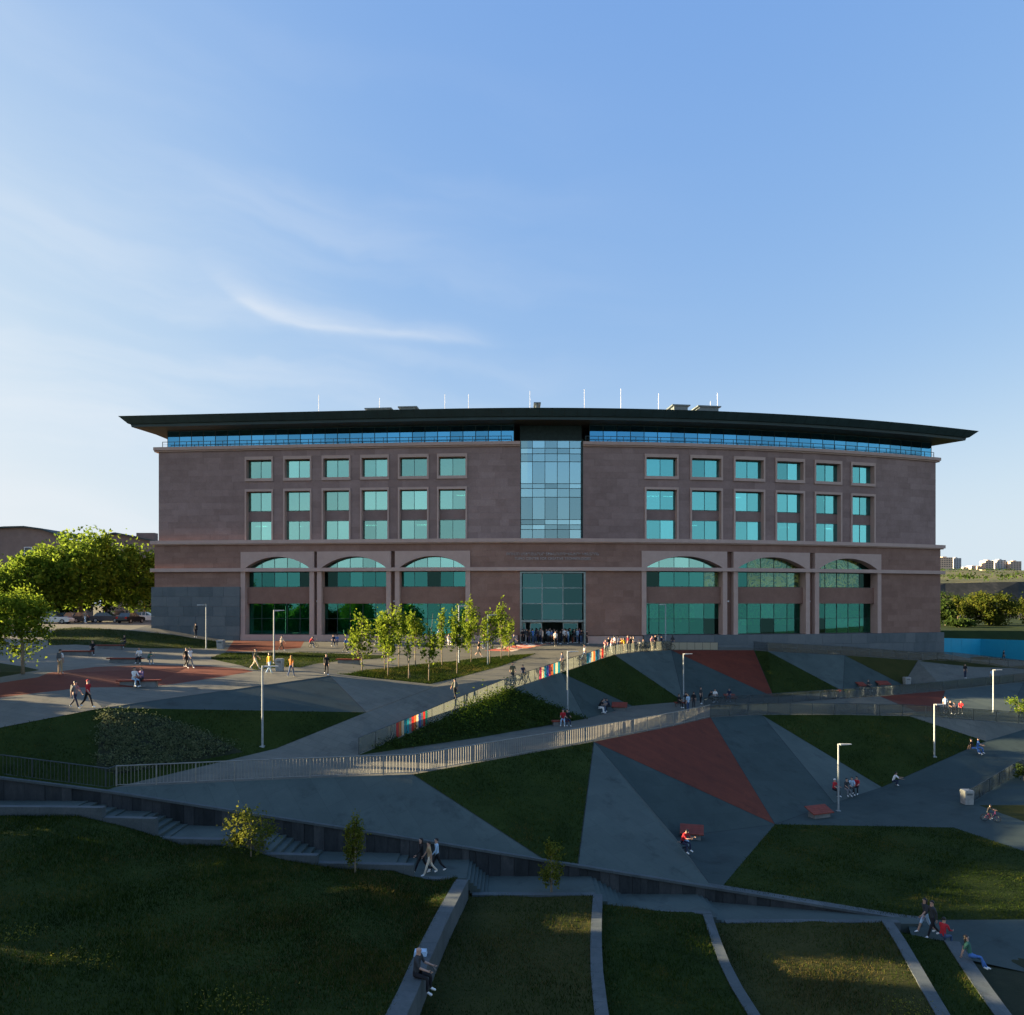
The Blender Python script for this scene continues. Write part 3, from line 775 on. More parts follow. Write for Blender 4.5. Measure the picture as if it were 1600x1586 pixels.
# small white security lamps between the arches
for a, b in gaps:
    mb = MB(); slab(mb, (a + b) / 2 - .09, (a + b) / 2 + .09, .35, .55, -.3, -.05); bpart(mb, 'wall_lamp', flat('white_paint', (.8, .8, .8), .5))

# ---- glass tower over the entrance
tx = [XP(p, -.9) for p in (815, 832, 851.5, 870.8, 889.9, 908.4)]
tx[0], tx[-1] = XT0 + .05, XT1 - .05
tz = [20.6, 17.75 + 1.55, 17.75 + .9, 17.7, 14.8, 14.25, 13.2, 10.35, 9.75, 8.2]
tz = [20.6, 19.65, 18.95, 17.95, 15.2, 14.6, 13.5, 10.7, 10.05, 9.45, 8.2]
mb = MB(); slab(mb, XT0 - .05, XT1 + .05, 20.6, 22.7, -2.6, -1.7)
tower = bpart(mb, 'glass_tower', M_dark)
for i in range(5):
    for z1, z0 in zip(tz, tz[1:]): pane(tower, tx[i] + .015, tx[i + 1] - .015, z0 + .015, z1 - .015, -.95, M_gl_mid)
bars(tower, tx, tz, XT0, XT1, 8.2, 20.6, -.95, .07)
mb = MB(); slab(mb, XT0 - .02, XT0 + .06, 8.2, 20.6, -1.8, -.02); slab(mb, XT1 - .06, XT1 + .02, 8.2, 20.6, -1.8, -.02); cpart(mb, 'side_return', M_dark, tower)

# ---- entrance
ex = [XE0 + .3, XP(847, -.4), XP(879.5, -.4), XE1 - .3]
mb = MB()
slab(mb, XE0, XE0 + .22, -4.9, 4.1, -1.2, .40); slab(mb, XE1 - .22, XE1, -4.9, 4.1, -1.2, .40); slab(mb, XE0 + .22, XE1 - .22, 3.92, 4.1, -1.2, .40)
ent = bpart(mb, 'entrance_frame', M_frame_l)
for i in range(3):
    for z0, z1 in ((.2, 3.9), (-1.85, .1)): pane(ent, ex[i] + .03, ex[i + 1] - .03, z0, z1, -.4, M_gl_ent)
bars(ent, ex[1:3], [.15, 2.1], XE0 + .2, XE1 - .2, -1.9, 3.92, -.4, .12, M_frame_l)
mb = MB(); slab(mb, XE0 + .2, XE1 - .2, -2.15, -1.88, -.9, .1); cpart(mb, 'door_canopy', M_frame_l, ent)
d0, d1 = XP(828, -.4), XP(903, -.4)
for i, (p, q) in enumerate(((XE0 + .25, d0 - .5), (d0, ex[1]), (ex[2], d1), (d1 + .5, XE1 - .25))):
    mb = MB()
    slab(mb, p, p + .12, -4.75, -2.2, -.55, -.42); slab(mb, q - .12, q, -4.75, -2.2, -.55, -.42); slab(mb, p + .12, q - .12, -2.34, -2.2, -.55, -.425); slab(mb, p + .12, q - .12, -3.6, -3.54, -.55, -.43)
    dr = cpart(mb, 'door', M_frame_l, ent)
    if i in (1, 2):
        mb = MB(); mb.tube([FP(p + (q - p) * (.85 if i == 1 else .15), -.36, z) for z in (-4.0, -3.2)], .03); cpart(mb, 'handle', M_frame_l, ent)
    pane(ent, p + .12, q - .12, -4.7, -2.34, -.5, M_gl_ent)

# ---- lettering over the entrance
def lettering(body, width, e, name):
    cu = bpy.data.curves.new('txt', 'FONT'); cu.body = body; cu.align_x = 'CENTER'; cu.extrude = .03; cu.size = .5; cu.resolution_u = 2
    o = bpy.data.objects.new('txt', cu); COL.objects.link(o)
    bpy.context.view_layer.update()
    me = bpy.data.meshes.new_from_object(o.evaluated_get(bpy.context.evaluated_depsgraph_get()))
    bpy.data.objects.remove(o)
    xs = [v.co.x for v in me.vertices]; w = max(xs) - min(xs)
    s = width / w; xm = (max(xs) + min(xs)) / 2
    xc = XP(863.5, .4)
    for v in me.vertices:
        v.co = FP(xc + (v.co.x - xm) * s, .39 + v.co.z, e + v.co.y * .95)
    me.transform(BLD_INV)
    me.materials.clear(); me.materials.append(flat('letter_metal', (.36, .33, .33), .45, .4))
    return link(name, me, BLD)
lettering("ԹՈՒՄՈ ՍՏԵՂԾԱՐԱՐ ՏԵԽՆՈԼՈԳԻԱՆԵՐԻ ԿԵՆՏՐՈՆ", 11.4, 6.12, 'lettering')
lettering("TUMO CENTER FOR CREATIVE TECHNOLOGIES", 9.4, 5.55, 'lettering')

# ---- terrace glazing under the roof
for p0, p1, n in ((262, 803, 28), (921, 1455, 28)):
    x0, x1 = XP(p0, -.9), XP(p1, -.9)
    mb = MB(); xs = [x0 + (x1 - x0) * i / n for i in range(n + 1)]
    for x in xs: slab(mb, x - .02, x + .02, 20.0, 22.7, -.98, -.86)
    slab(mb, x0, x1, 22.5, 22.7, -1.0, -.85)
    tg = bpart(mb, 'terrace_glazing', M_frame)
    for a, b in zip(xs, xs[1:]): pane(tg, a + .05, b - .05, 20.0, 22.5, -.9, M_gl_top)
    # terrace rail
    y0, y1 = XP(p0 - 8 if p0 < 500 else p0 - 6, .1), XP(p1 + 4 if p1 > 1000 else p1 - 4, .1)
    mb = MB(); m = int(abs(y1 - y0) / 1.55)
    for i in range(m + 1):
        x = y0 + (y1 - y0) * i / m; slab(mb, x - .03, x + .03, 20.2, 20.95, .07, .13)
    slab(mb, y0, y1, 20.92, 20.98, .06, .14); slab(mb, y0, y1, 20.58, 20.61, .09, .11)
    bpart(mb, 'terrace_rail', M_frame)
    mb = MB(); slab(mb, x0 - .3, x1 + .3, 19.5, 20.0, -30, -1.0, step=6); bpart(mb, 'terrace_floor', M_plinth)
    mb = MB(); slab(mb, x0 + .2, x1 - .2, 20.0, 22.7, -7, -6.5, step=6); bpart(mb, 'inner_wall', M_dark)

# ---- interiors behind the glass: floors, ceilings, back wall, a few lit ceiling lamps
mb = MB()
for a, b in ((XL + .5, XT0 - .2), (XT1 + .2, XR - .5)):
    slab(mb, a, b, -7, 19.5, -9, -8.5, step=5)
    for e in (-3.95, 2.9, 7.9, 11.3, 15.0, 18.9): slab(mb, a, b, e - .1, e + .25, -8.6, -1.45, step=5)
slab(mb, XT0 - .4, XT1 + .4, -4.8, 20.5, -6.6, -6.3, step=5); slab(mb, XT0 - .3, XT1 + .3, 7.6, 8.15, -6.4, -1.4); slab(mb, XT0 - .3, XT1 + .3, 13.8, 14.1, -6.4, -1.4)
bpart(mb, 'interior', M_int)
for px, e in ((697, 14.2), (722, 14.2), (1020, 14.15), (1045, 14.15), (1150, 14.2), (1218, 14.2), (1290, 14.2), (408, 10.4), (452, 10.4), (464, 10.4), (1080, 10.4), (1125, 10.4), (1225, 10.4), (1290, 10.4), (1300, 10.35), (580, 10.4), (660, 10.4)):
    x = XP(px, -3.5); mb = MB(); slab(mb, x - .75, x + .75, e - .05, e, -3.6, -3.35); bpart(mb, 'ceiling_lamp', M_light)
# painted murals on inner screens behind the right-hand arches
def mural_mat(name, sc, seed):
    m, nt, b = base_mat(name, rough=.6)
    g = node(nt, "ShaderNodeTexCoord"); mp = node(nt, "ShaderNodeMapping"); mp.inputs["Location"].default_value = (seed, seed * 2.1, 0)
    nt.links.new(g.outputs["Object"], mp.inputs[0])
    n = node(nt, "ShaderNodeTexNoise"); n.inputs["Scale"].default_value = sc; n.inputs["Detail"].default_value = 3; n.inputs["Distortion"].default_value = 2.2
    nt.links.new(mp.outputs[0], n.inputs["Vector"])
    c = ramp(nt, n.outputs[0], [(.36, (.02, .10, .07)), (.42, (.80, .66, .12)), (.49, (.85, .78, .42)), (.54, (.02, .04, .035)), (.58, (.30, .45, .22)), (.66, (.88, .86, .70))])
    nt.nodes[-1].color_ramp.interpolation = 'CONSTANT'
    nt.links.new(c, b.inputs["Base Color"])
    nt.links.new(c, b.inputs["Emission Color"]); b.inputs["Emission Strength"].default_value = 0.0
    return m
for i, (p0, p1, e0, e1) in enumerate(((1094, 1122, 2.3, 4.1), (1158, 1252, 2.3, 6.1), (1283, 1350, 2.3, 6.1), (1012, 1085, -2.2, .1), (1155, 1235, -2.6, .1), (1290, 1345, -2.8, .1))):
    mb = MB(); slab(mb, XP(p0, -1.1), XP(p1, -1.1), e0, e1, -1.16, -1.1, step=9)
    bpart(mb, 'mural', mural_mat('mural_%d' % i, .55, i * 3.7))

# ---- roof
st = []
x = XL - 2.4
xs = [x + (XR + 2.9 - x) * i / 72 for i in range(73)]
prof = [(-3.4, 22.78), (2.0, 22.5), (2.05, 22.82), (2.3, 22.86), (3.1, 23.65), (-1.5, 24.25), (-32, 24.25), (-32, 22.78)]
vs, fs = [], []
for i, x in enumerate(xs):
    out = -1 if i == 0 else (1 if i == len(xs) - 1 else 0)
    for j, (o, e) in enumerate(prof):
        dx = out * (0.0 if j in (0, 1, 7) else (.1 if j == 2 else (.3 if j == 3 else (1.1 if j == 4 else -2))))
        if j == 6: dx = out * 0
        vs.append(FP(max(XL - 5.4, min(XR + 5.6, x)) + dx, o, e))
m = len(prof)
mb_s, mb_r, mb_t = MB(), MB(), MB()
def strip(mb, js):
    used = sorted({j for pair in js for j in pair}); rem = {j: k for k, j in enumerate(used)}; u = len(used)
    v2 = [vs[i * m + j] for i in range(len(xs)) for j in used]
    f2 = [(i * u + rem[a], (i + 1) * u + rem[a], (i + 1) * u + rem[b], i * u + rem[b]) for i in range(len(xs) - 1) for a, b in js]
    mb.add(v2, f2)
strip(mb_s, [(0, 1), (7, 0)]); strip(mb_r, [(1, 2), (2, 3), (3, 4)]); strip(mb_t, [(4, 5), (5, 6), (6, 7)])
for i in (0, len(xs) - 1): mb_r.add([vs[i * m + j] for j in range(m)], [tuple(range(m))])
roof = bpart(mb_r, 'roof', M_roof)
cpart(mb_s, 'soffit', M_soffit, roof); cpart(mb_t, 'roof_sheet', M_rooftop, roof)
# panel seams on the fascia
for x in np.arange(XL - 2.1, XR + 2.6, 1.5):
    mb = MB()
    a, b = FP(x, 2.33, 22.88), FP(x, 3.12, 23.64); s = Vector((.02, 0, 0)); o_ = Vector((0, -.02, -.02))
    mb.add([a - s + o_, a + s + o_, b + s + o_, b - s + o_], [(0, 1, 2, 3)])
    cpart(mb, 'fascia_seam', flat('seam', (.012, .022, .024), .5), roof)
# rods, vents and boxes standing on the roof
M_white = flat('white_paint', (.8, .8, .8), .5)
M_unit = flat('roof_unit_metal', (.10, .13, .14), .5)
for px, ytop in ((498, 617), (593, 622), (695, 616), (732, 616), (828, 611), (913, 608), (970, 607), (1029, 615), (1110, 627), (1121, 614)):
    xx = XP(px, -6); d = FP(xx, -6, 0).y
    mb = MB(); mb.tube([FP(xx, -6, 24.2), FP(xx, -6, (HY - ytop) * d / F)], .032, 5); cpart(mb, 'lightning_rod', M_white, roof)
for p0, p1, y in ((570, 612, 638), (622, 652, 635.5), (1050, 1078, 632), (1090, 1126, 633.5), (834, 845, 629)):
    x0, x1 = XP(p0, -4), XP(p1, -4); d = FP(x0, -4, 0).y; top = (HY - y) * d / F
    mb = MB(); slab(mb, x0 + .3, x1 - .3, 24.1, top - .15, -6, -4); slab(mb, x0, x1, top - .15, top, -6.3, -3.8); cpart(mb, 'roof_vent', M_unit, roof)
for px in (1161, 1168, 1176, 1182):
    xx = XP(px, -4); mb = MB(); slab(mb, xx - .2, xx + .2, 24.0, 25.1 + .3 * (px % 3), -4.3, -4); cpart(mb, 'roof_antenna', M_white, roof)
# ================================================================== retaining wall, stair path and terraces in the foreground
zx = [(p.x, p.y, p.z - CZ) for p in (V[n] for n in "Z0 Z1 Z2 Z3 Z4 Z5 Z6 Z7 Z8".split())]
def wall_e(x):
    for a, b in zip(zx, zx[1:]):
        if a[0] <= x <= b[0]: return a[2] + (b[2] - a[2]) * (x - a[0]) / (b[0] - a[0])
    return zx[0][2] if x < zx[0][0] else zx[-1][2]
def path_w(x): return 2.7 if x < 10 else max(.6, 2.7 - (x - 10) * .21)
X_END = V['Z8'].x - .3
# path profile: (x0, x1, e0, e1, steps)
prof_path = [(-34, -22.7, -10.5, -10.5, 0), (-22.7, -20.6, -10.5, -11.0, 4), (-20.6, -19.2, -11.0, -11.0, 0), (-19.2, -17.2, -11.0, -11.7, 5), (-17.2, -14.1, -11.7, -11.7, 0), (-14.1, -12.9, -11.7, -12.0, 2),
             (-12.9, -12.2, -12.0, -12.0, 0), (-12.2, -9.9, -12.0, -12.9, 6), (-9.9, -5.8, -12.9, -12.9, 0), (-5.8, -4.9, -12.9, -13.2, 2), (-4.9, -2.2, -13.2, -13.2, 0), (-2.2, -1.2, -13.2, -14.05, 6),
             (-1.2, 4.1, -14.05, -14.05, 0), (4.1, 5.6, -14.05, -14.95, 6), (5.6, 9.6, -14.95, -14.95, 0), (9.6, 10.3, -14.95, -15.35, 3), (10.3, X_END, -15.35, -15.35, 0)]
def path_e(x):
    for a, b, e0, e1, n in prof_path:
        if a <= x <= b: return e0 + (e1 - e0) * (x - a) / (b - a)
    return -15.3
SP = empty('stair_path', W(-10, wall_d(-10) - 2, -12.5)); SP['kind'] = 'structure'; SP['label'] = 'stepped stone path below the dark retaining wall'
def rel(o, root):
    o.data.transform(Matrix.Translation(-root.location)); return o
def path_box(x0, x1, e, name, depth=.5):
    mb = MB()
    pts = []
    for x in (x0, x1):
        pts.append((Vector((x, wall_d(x) - path_w(x), 0)), Vector((x, wall_d(x) - .05, 0))))
    (a, d), (b, c) = pts
    lo, hi = CZ + e - depth, CZ + e
    mb.hexa([(a.x, a.y, lo), (b.x, b.y, lo), (c.x, c.y, lo), (d.x, d.y, lo), (a.x, a.y, hi), (b.x, b.y, hi), (c.x, c.y, hi), (d.x, d.y, hi)])
    return rel(mb.build(name, M_concrete, SP), SP)
for a, b, e0, e1, n in prof_path:
    if n == 0: path_box(a, b, e0, 'landing')
    else:
        for i in range(n): path_box(a + (b - a) * i / n, a + (b - a) * (i + 1) / n - .004, e0 + (e1 - e0) * (i + .5) / n, 'step')
def kerb(x0, x1, top, depth=.9, w=.34):
    mb = MB(); n = max(1, int((x1 - x0) / 2.5)); vs = []
    for i in range(n):
        p, q = x0 + (x1 - x0) * i / n, x0 + (x1 - x0) * (i + 1) / n - .008
        y0, y1 = wall_d(p) - path_w(p), wall_d(q) - path_w(q)
        m2 = MB()
        m2.hexa([(p, y0 - w, CZ + top - depth), (q, y1 - w, CZ + top - depth), (q, y1, CZ + top - depth), (p, y0, CZ + top - depth), (p, y0 - w, CZ + top), (q, y1 - w, CZ + top), (q, y1, CZ + top), (p, y0, CZ + top)])
        rel(m2.build('kerb', M_curb, SP), SP)
for k in ((-34, -20.2, -10.02), (-20.18, -17.5, -10.5), (-17.4, -12.0, -11.45), (-11.98, -9.4, -12.1), (-9.35, -4.7, -12.46), (-4.65, -2.75, -13.1), (-1.9, 4.0, -13.85), (4.6, 9.5, -14.7), (10.2, X_END - 1.2, -15.15)): kerb(*k)
# retaining wall of upright dark slabs under a kerb-stone coping
RW = empty('retaining_wall', W(-5, wall_d(-5), -13), label='long dark retaining wall of upright stone slabs beside the stairs', cat='wall')
x = -33.0
while x < X_END:
    w = rng.uniform(.35, .75); x2 = min(X_END, x + w)
    mb = MB(); lo = min(path_e(x), path_e(x2)) - .3
    o = rng.uniform(-.025, .03)
    mb.hexa([(x + .006, wall_d(x) - .06 + o, CZ + lo), (x2 - .006, wall_d(x2) - .06 + o, CZ + lo), (x2 - .006, wall_d(x2) + .4, CZ + lo), (x + .006, wall_d(x) + .4, CZ + lo),
             (x + .006, wall_d(x) - .06 + o, CZ + wall_e(x) - .09), (x2 - .006, wall_d(x2) - .06 + o, CZ + wall_e(x2) - .09), (x2 - .006, wall_d(x2) + .4, CZ + wall_e(x2) - .09), (x + .006, wall_d(x) + .4, CZ + wall_e(x) - .09)], tone=rng.random())
    rel(mb.build('stone_slab', M_darkwall, RW), RW); x = x2
x = -33.0
while x < X_END + .5:
    x2 = min(X_END + .6, x + 1.8); mb = MB(); h0, h1 = CZ + wall_e(x), CZ + wall_e(x2)
    mb.hexa([(x + .004, wall_d(x) - .14, h0 - .085), (x2 - .004, wall_d(x2) - .14, h1 - .085), (x2 - .004, wall_d(x2) + .45, h1 - .085), (x + .004, wall_d(x) + .45, h0 - .085),
             (x + .004, wall_d(x) - .14, h0 + .035), (x2 - .004, wall_d(x2) - .14, h1 + .035), (x2 - .004, wall_d(x2) + .45, h1 + .035), (x + .004, wall_d(x) + .45, h0 + .035)])
    rel(mb.build('coping_stone', M_curb, RW), RW); x = x2

# ---- terrace walls running towards the viewer
TW = [([(722, 1374, -13.0), (690, 1432, -12.5), (655, 1505, -11.9), (632, 1560, -11.6), (618, 1586, -11.5), (585, 1660, -11.2)], .6, 1.3, 'thick terrace wall where a man in dark clothes sits'),
      ([(934, 1397, -13.85), (931, 1461, -13.4), (932, 1513, -13.2), (940, 1586, -13.0), (955, 1690, -12.8)], .45, 1.0, 'terrace wall slightly bent in the middle foreground'),
      ([(1104, 1424, -14.75), (1115, 1459, -14.5), (1130, 1500, -14.4), (1156, 1551, -14.25), (1179, 1586, -14.15), (1245, 1690, -13.9)], .42, 1.0, 'slender terrace wall between two dark lawns right of centre'),
      ([(1387, 1440, -15.1), (1405, 1467, -15.0), (1430, 1510, -14.9), (1456, 1556, -14.8), (1474, 1586, -14.75), (1535, 1700, -14.6)], .5, 1.0, 'terrace wall left of the walking couple'),
      ([(1487, 1470, -15.25), (1507, 1500, -15.2), (1558, 1574, -15.1), (1568, 1586, -15.1), (1640, 1700, -15.0)], .62, .9, 'terrace wall with a reclining person in blue trousers')]
TWP = []
for pts, w, h, lab in TW:
    pp = [G(*p) for p in pts]; TWP.append((pp, w))
    root = empty('terrace_wall', pp[2] - Vector((0, 0, h)), label=lab, cat='wall')
    L = [0]
    for a, b in zip(pp, pp[1:]): L.append(L[-1] + (b - a).length)
    def at(s):
        for i in range(len(pp) - 1):
            if s <= L[i + 1] + 1e-6: return pp[i].lerp(pp[i + 1], (s - L[i]) / (L[i + 1] - L[i]))
        return pp[-1]
    n = int(L[-1] / 2.0)
    for i in range(n):
        a, b = at(L[-1] * i / n), at(L[-1] * (i + 1) / n)
        t = (b - a).normalized(); sd = Vector((-t.y, t.x, 0)).normalized() * w / 2; g_ = t * .006
        mb = MB(); dn = Vector((0, 0, -h))
        mb.hexa([a - sd + g_ + dn, b - sd - g_ + dn, b + sd - g_ + dn, a + sd + g_ + dn, a - sd + g_, b - sd - g_, b + sd - g_, a + sd + g_])
        rel(mb.build('wall_block', M_curb, root), root)
# ---- lawns between them
def resample(pp, n):
    L = [0]
    for a, b in zip(pp, pp[1:]): L.append(L[-1] + (b - a).length)
    out = []
    for k in range(n + 1):
        s = L[-1] * k / n
        for i in range(len(pp) - 1):
            if s <= L[i + 1] + 1e-6: out.append(pp[i].lerp(pp[i + 1], (s - L[i]) / (L[i + 1] - L[i]))); break
    return out
def bumpy(x, y): return .05 * math.sin(x * 1.7 + y * .6) * math.sin(y * 1.3 - x * .4) + .03 * math.sin(x * 4.1) * math.cos(y * 3.7)
LAWN_TRI = []
def grid_lawn(left, right, name, mat, label, nu=10, sink=0., far=None):
    nv = len(left) - 1; vs, fs = [], []
    for j in range(nv + 1):
        for i in range(nu + 1):
            u = i / nu; p = left[j].lerp(right[j], u)
            z = p.z + (bumpy(p.x, p.y) if 0 < i < nu else 0)
            vs.append(Vector((p.x, p.y, z)))
    for j in range(nv):
        for i in range(nu):
            a = j * (nu + 1) + i; fs.append((a, a + nu + 1, a + nu + 2, a + 1))
    mb = MB(); mb.add(vs, fs)
    o = mb.build(name, mat, kind='structure', label=label, smooth=True)
    tr = []
    for f in fs: tr += [[vs[f[0]], vs[f[1]], vs[f[2]]], [vs[f[0]], vs[f[2]], vs[f[3]]]]
    LAWN_TRI.append(tr)
    ALL_BVH.append(BVHTree.FromPolygons(vs, fs))
    return tr
def side(k, s, dz, n=14):
    pp, w = TWP[k]; pts = resample(pp, n); out = []
    for i, p in enumerate(pts):
        t = (pts[min(i + 1, n)] - pts[max(i - 1, 0)]); sd = Vector((-t.y, t.x, 0)).normalized() * (w / 2 - .05) * s
        out.append(p + sd + Vector((0, 0, dz)))
    return out
def to_kerb(line):
    """first point moved to the kerb line behind"""
    p = line[0].copy(); p.y = wall_d(p.x) - path_w(p.x) - .2; line[0] = p; return line
# sides: walls run towards the viewer, so +1 is the right-hand side
n_ = 14
lawn_tris = {}
R_ = [to_kerb(side(k, +1, -d_)) for k, d_ in enumerate((.95, .5, .45, .4, .45))]
L_ = [to_kerb(side(k, -1, -.05)) for k in range(5)]
lawn_tris['p1'] = grid_lawn(R_[0], L_[1], 'lawn', M_lawn_dry, 'terrace lawn right of the seated man')
lawn_tris['p2'] = grid_lawn(R_[1], L_[2], 'lawn', M_lawn, 'terrace lawn in the bottom centre')
lawn_tris['p3'] = grid_lawn(R_[2], L_[3], 'lawn', M_lawn_dry, 'terrace lawn left of the walking couple')
lawn_tris['p4'] = grid_lawn(side(3, 1, -.4), side(4, -1, -.05), 'lawn', M_lawn, 'narrow terrace lawn below the walking couple')
rb = side(4, 1, -.45)
lawn_tris['p5'] = grid_lawn(rb, [Vector((p.x + 3.2 + .25 * i, p.y + .6, CZ - 15.62)) for i, p in enumerate(rb)], 'flower_bed', M_soil, 'bare bed at the lower right corner')
mb = MB()
mb.add([W(X_END - .4, wall_d(X_END) + .02, -15.46), W(60, 36.5, -15.46), W(60, 15, -15.75), W(28, 15, -15.75), W(23.5, 30.5, -15.7), W(18.2, 33.2, -15.5)], [(5, 4, 3, 2, 1, 0)])
mb.build('path', M_concrete2, kind='structure', label='pavement at the lower right corner')
ALL_BVH.append(BVHTree.FromPolygons([Vector(v) for v in mb.v], mb.f))
# big hill on the left
nu, nv = 34, 20
wl_ = TWP[0][0]
def w1_at(d):
    for a, b in zip(wl_, wl_[1:]):
        if b.y <= d <= a.y: return a.lerp(b, (d - a.y) / (b.y - a.y))
    return wl_[0] if d > wl_[0].y else wl_[-1]
def e_far(x):
    for a, b, top in ((-60, -20.2, -10.35), (-20.2, -17.4, -10.85), (-17.4, -12, -11.65), (-12, -9.4, -12.25), (-9.4, -4.7, -12.62), (-4.7, 5, -13.1)):
        if a <= x < b: return top
    return -13
vs, fs = [], []
for j in range(nv + 1):
    for i in range(nu + 1):
        u, v = i / nu, j / nv
        xf = -38 + u * (wl_[0].x - .25 + 38); df = wall_d(xf) - path_w(xf) - .22
        d = df + (11.0 - df) * v
        xr = w1_at(d).x - .25
        x = -38 + u * (xr + 38)
        e_n = -9.3 + u * (w1_at(d).z - CZ - .06 + 9.3)
        ef = sum(e_far(xf + k * .5) for k in (-2, -1, 0, 1, 2)) / 5 + (-.12 if j == 0 else 0)
        k = min(1, v * 1.6); k = k * k * (3 - 2 * k)
        e = ef + (e_n - ef) * k
        if i == nu: e = w1_at(d).z - CZ - .05
        elif j > 0: e += bumpy(x, d) * 1.6
        vs.append(W(x, d, e))
for j in range(nv):
    for i in range(nu):
        a = j * (nu + 1) + i; fs.append((a, a + nu + 1, a + nu + 2, a + 1))
mb = MB(); mb.add(vs, fs); mb.build('hill_lawn', M_lawn, kind='structure', label='big dark grassy hill in the lower left', smooth=True)
ALL_BVH.append(BVHTree.FromPolygons(vs, fs))
tr = []
for f in fs: tr += [[vs[f[0]], vs[f[1]], vs[f[2]]], [vs[f[0]], vs[f[2]], vs[f[3]]]]
lawn_tris['hill'] = tr
# path as something to stand on
mbp = MB()
for a, b, e0, e1, n in prof_path:
    mbp.add([W(a, wall_d(a) - path_w(a), e0), W(b, wall_d(b) - path_w(b), e1), W(b, wall_d(b), e1), W(a, wall_d(a), e0)], [(0, 1, 2, 3)])
ALL_BVH.append(BVHTree.FromPolygons([Vector(v) for v in mbp.v], mbp.f))
# ================================================================== gorge, plateau, far city, neighbouring houses, blue hoarding
M_hill = surface("gorge_hill", [(.3, (.02, .03, .01)), (.45, (.05, .06, .018)), (.58, (.10, .095, .03)), (.75, (.18, .13, .07))], (.012, .05, .2), (.4, .35, .25), rough=.95)
M_cliff = surface("gorge_cliff", [(.35, (.010, .014, .014)), (.5, (.028, .032, .032)), (.65, (.07, .068, .06))], (.03, .12, .5), (.3, .4, .3), rough=.95, aniso=(1, 1, .3))
def far_prof(x, k):
    return 6 * math.sin(x * .011 + k) + 3 * math.sin(x * .037 + 2 * k)
rows = [(210, -9.5, 0), (430, -8, 0), (452, -4, .3), (470, 16, .5), (520, 19, .5), (700, 24, .5), (1000, 46, .35), (1330, 62.5, .12), (1420, 66, .1), (2600, 71, .05)]
xs = [-200 + i * 40 for i in range(66)]
vs, fs, ms = [], [], []
for j, (d, e, k) in enumerate(rows):
    for x in xs: vs.append(W(x * (1 + j * .05), d + (far_prof(x, j) * .9 if 1 < j < 6 else 0), e + far_prof(x, j * .7) * k))
mb = MB(); n = len(xs)
mb.add(vs, [])
for j in range(len(rows) - 1):
    for i in range(n - 1):
        a = j * n + i; mb.f.append((a, a + 1, a + n + 1, a + n)); mb.m.append(1 if j in (1, 2) else 0); mb.t.append(.5)
mb.build('hills', [M_hill, M_cliff], kind='structure', label='dark gorge cliff under a sunlit grassy plateau', smooth=False)
# far city blocks on the plateau
M_blk = [surface("far_block_%d" % i, [(.3, tuple(c * .85 for c in col)), (.7, col)], (.02, .1), (.6, .4), rough=.9) for i, col in enumerate(((.62, .46, .34), (.60, .55, .50), (.55, .42, .33), (.42, .44, .46)))]
M_fwin = flat('far_window', (.05, .055, .06), .3)
def far_block(px0, px1, ytop, ybase, d, mi, lab, nf, nc, depth=18, rot=0.):
    s = F / d; x0, x1 = (px0 - CX) / s, (px1 - CX) / s; w = x1 - x0
    base = Vector(((x0 + x1) / 2, d, CZ - (ybase - HY) / s)); h = (ybase - ytop) / s
    r = empty('apartment_block', base, rot, label=lab, cat='apartment block', group='far city blocks on the plateau')
    mb = MB(); mb.box((-w / 2, 0, -8), (w / 2, depth, h)); mb.build('wall', M_blk[mi], r)
    mb = MB(); mb.box((-w * .18, 3, h), (w * .12, depth - 4, h + h * .10)); mb.build('roof_house', M_blk[mi], r)
    for f in range(nf):
        z = h * (f + .35) / nf
        for c in range(nc):
            xx = -w / 2 + w * (c + .5) / nc; ww = w / nc * .28
            mb = MB(); mb.box((xx - ww, -.12, z), (xx + ww, .02, z + h / nf * .45)); mb.build('window', M_fwin, r)
    return r
far_block(1467, 1489, 871, 887, 1380, 0, 'long orange-lit apartment block beside the building edge', 5, 6)
far_block(1490, 1502, 872, 888, 1400, 3, 'grey-green tower next to the long orange block', 5, 3)
far_block(1518, 1527, 884, 889, 1420, 1, 'low pale block between the far towers', 2, 3)
far_block(1528, 1536, 884.5, 890, 1390, 0, 'low orange block left of the middle tower', 2, 3)
far_block(1540, 1553, 876, 891, 1400, 2, 'orange tower in the middle of the skyline', 5, 3)
far_block(1558, 1572, 875, 891, 1410, 3, 'slim grey tower of the skyline', 5, 3)
far_block(1579, 1596, 877, 892, 1400, 2, 'rightmost tower with an orange top', 5, 4)
far_block(1505, 1516, 886, 889.5, 1430, 1, 'low white houses right of the grey-green tower', 1, 4)
# pale retaining road along the plateau edge
mb = MB(); a, b, c = P(1466, 889.5, 1340), P(1530, 891, 1340), P(1562, 895, 1300)
for p, q in ((a, b), (b, c)):
    mb.hexa([p + Vector((0, 0, -6)), q + Vector((0, 0, -6)), q + Vector((0, 9, -6)), p + Vector((0, 9, -6)), p + Vector((0, 0, 1.5)), q + Vector((0, 0, 1.5)), q + Vector((0, 9, 1.5)), p + Vector((0, 9, 1.5))])
mb.build('road', flat('pale_road', (.5, .42, .32), .9), kind='structure', label='pale road wall on the plateau edge')

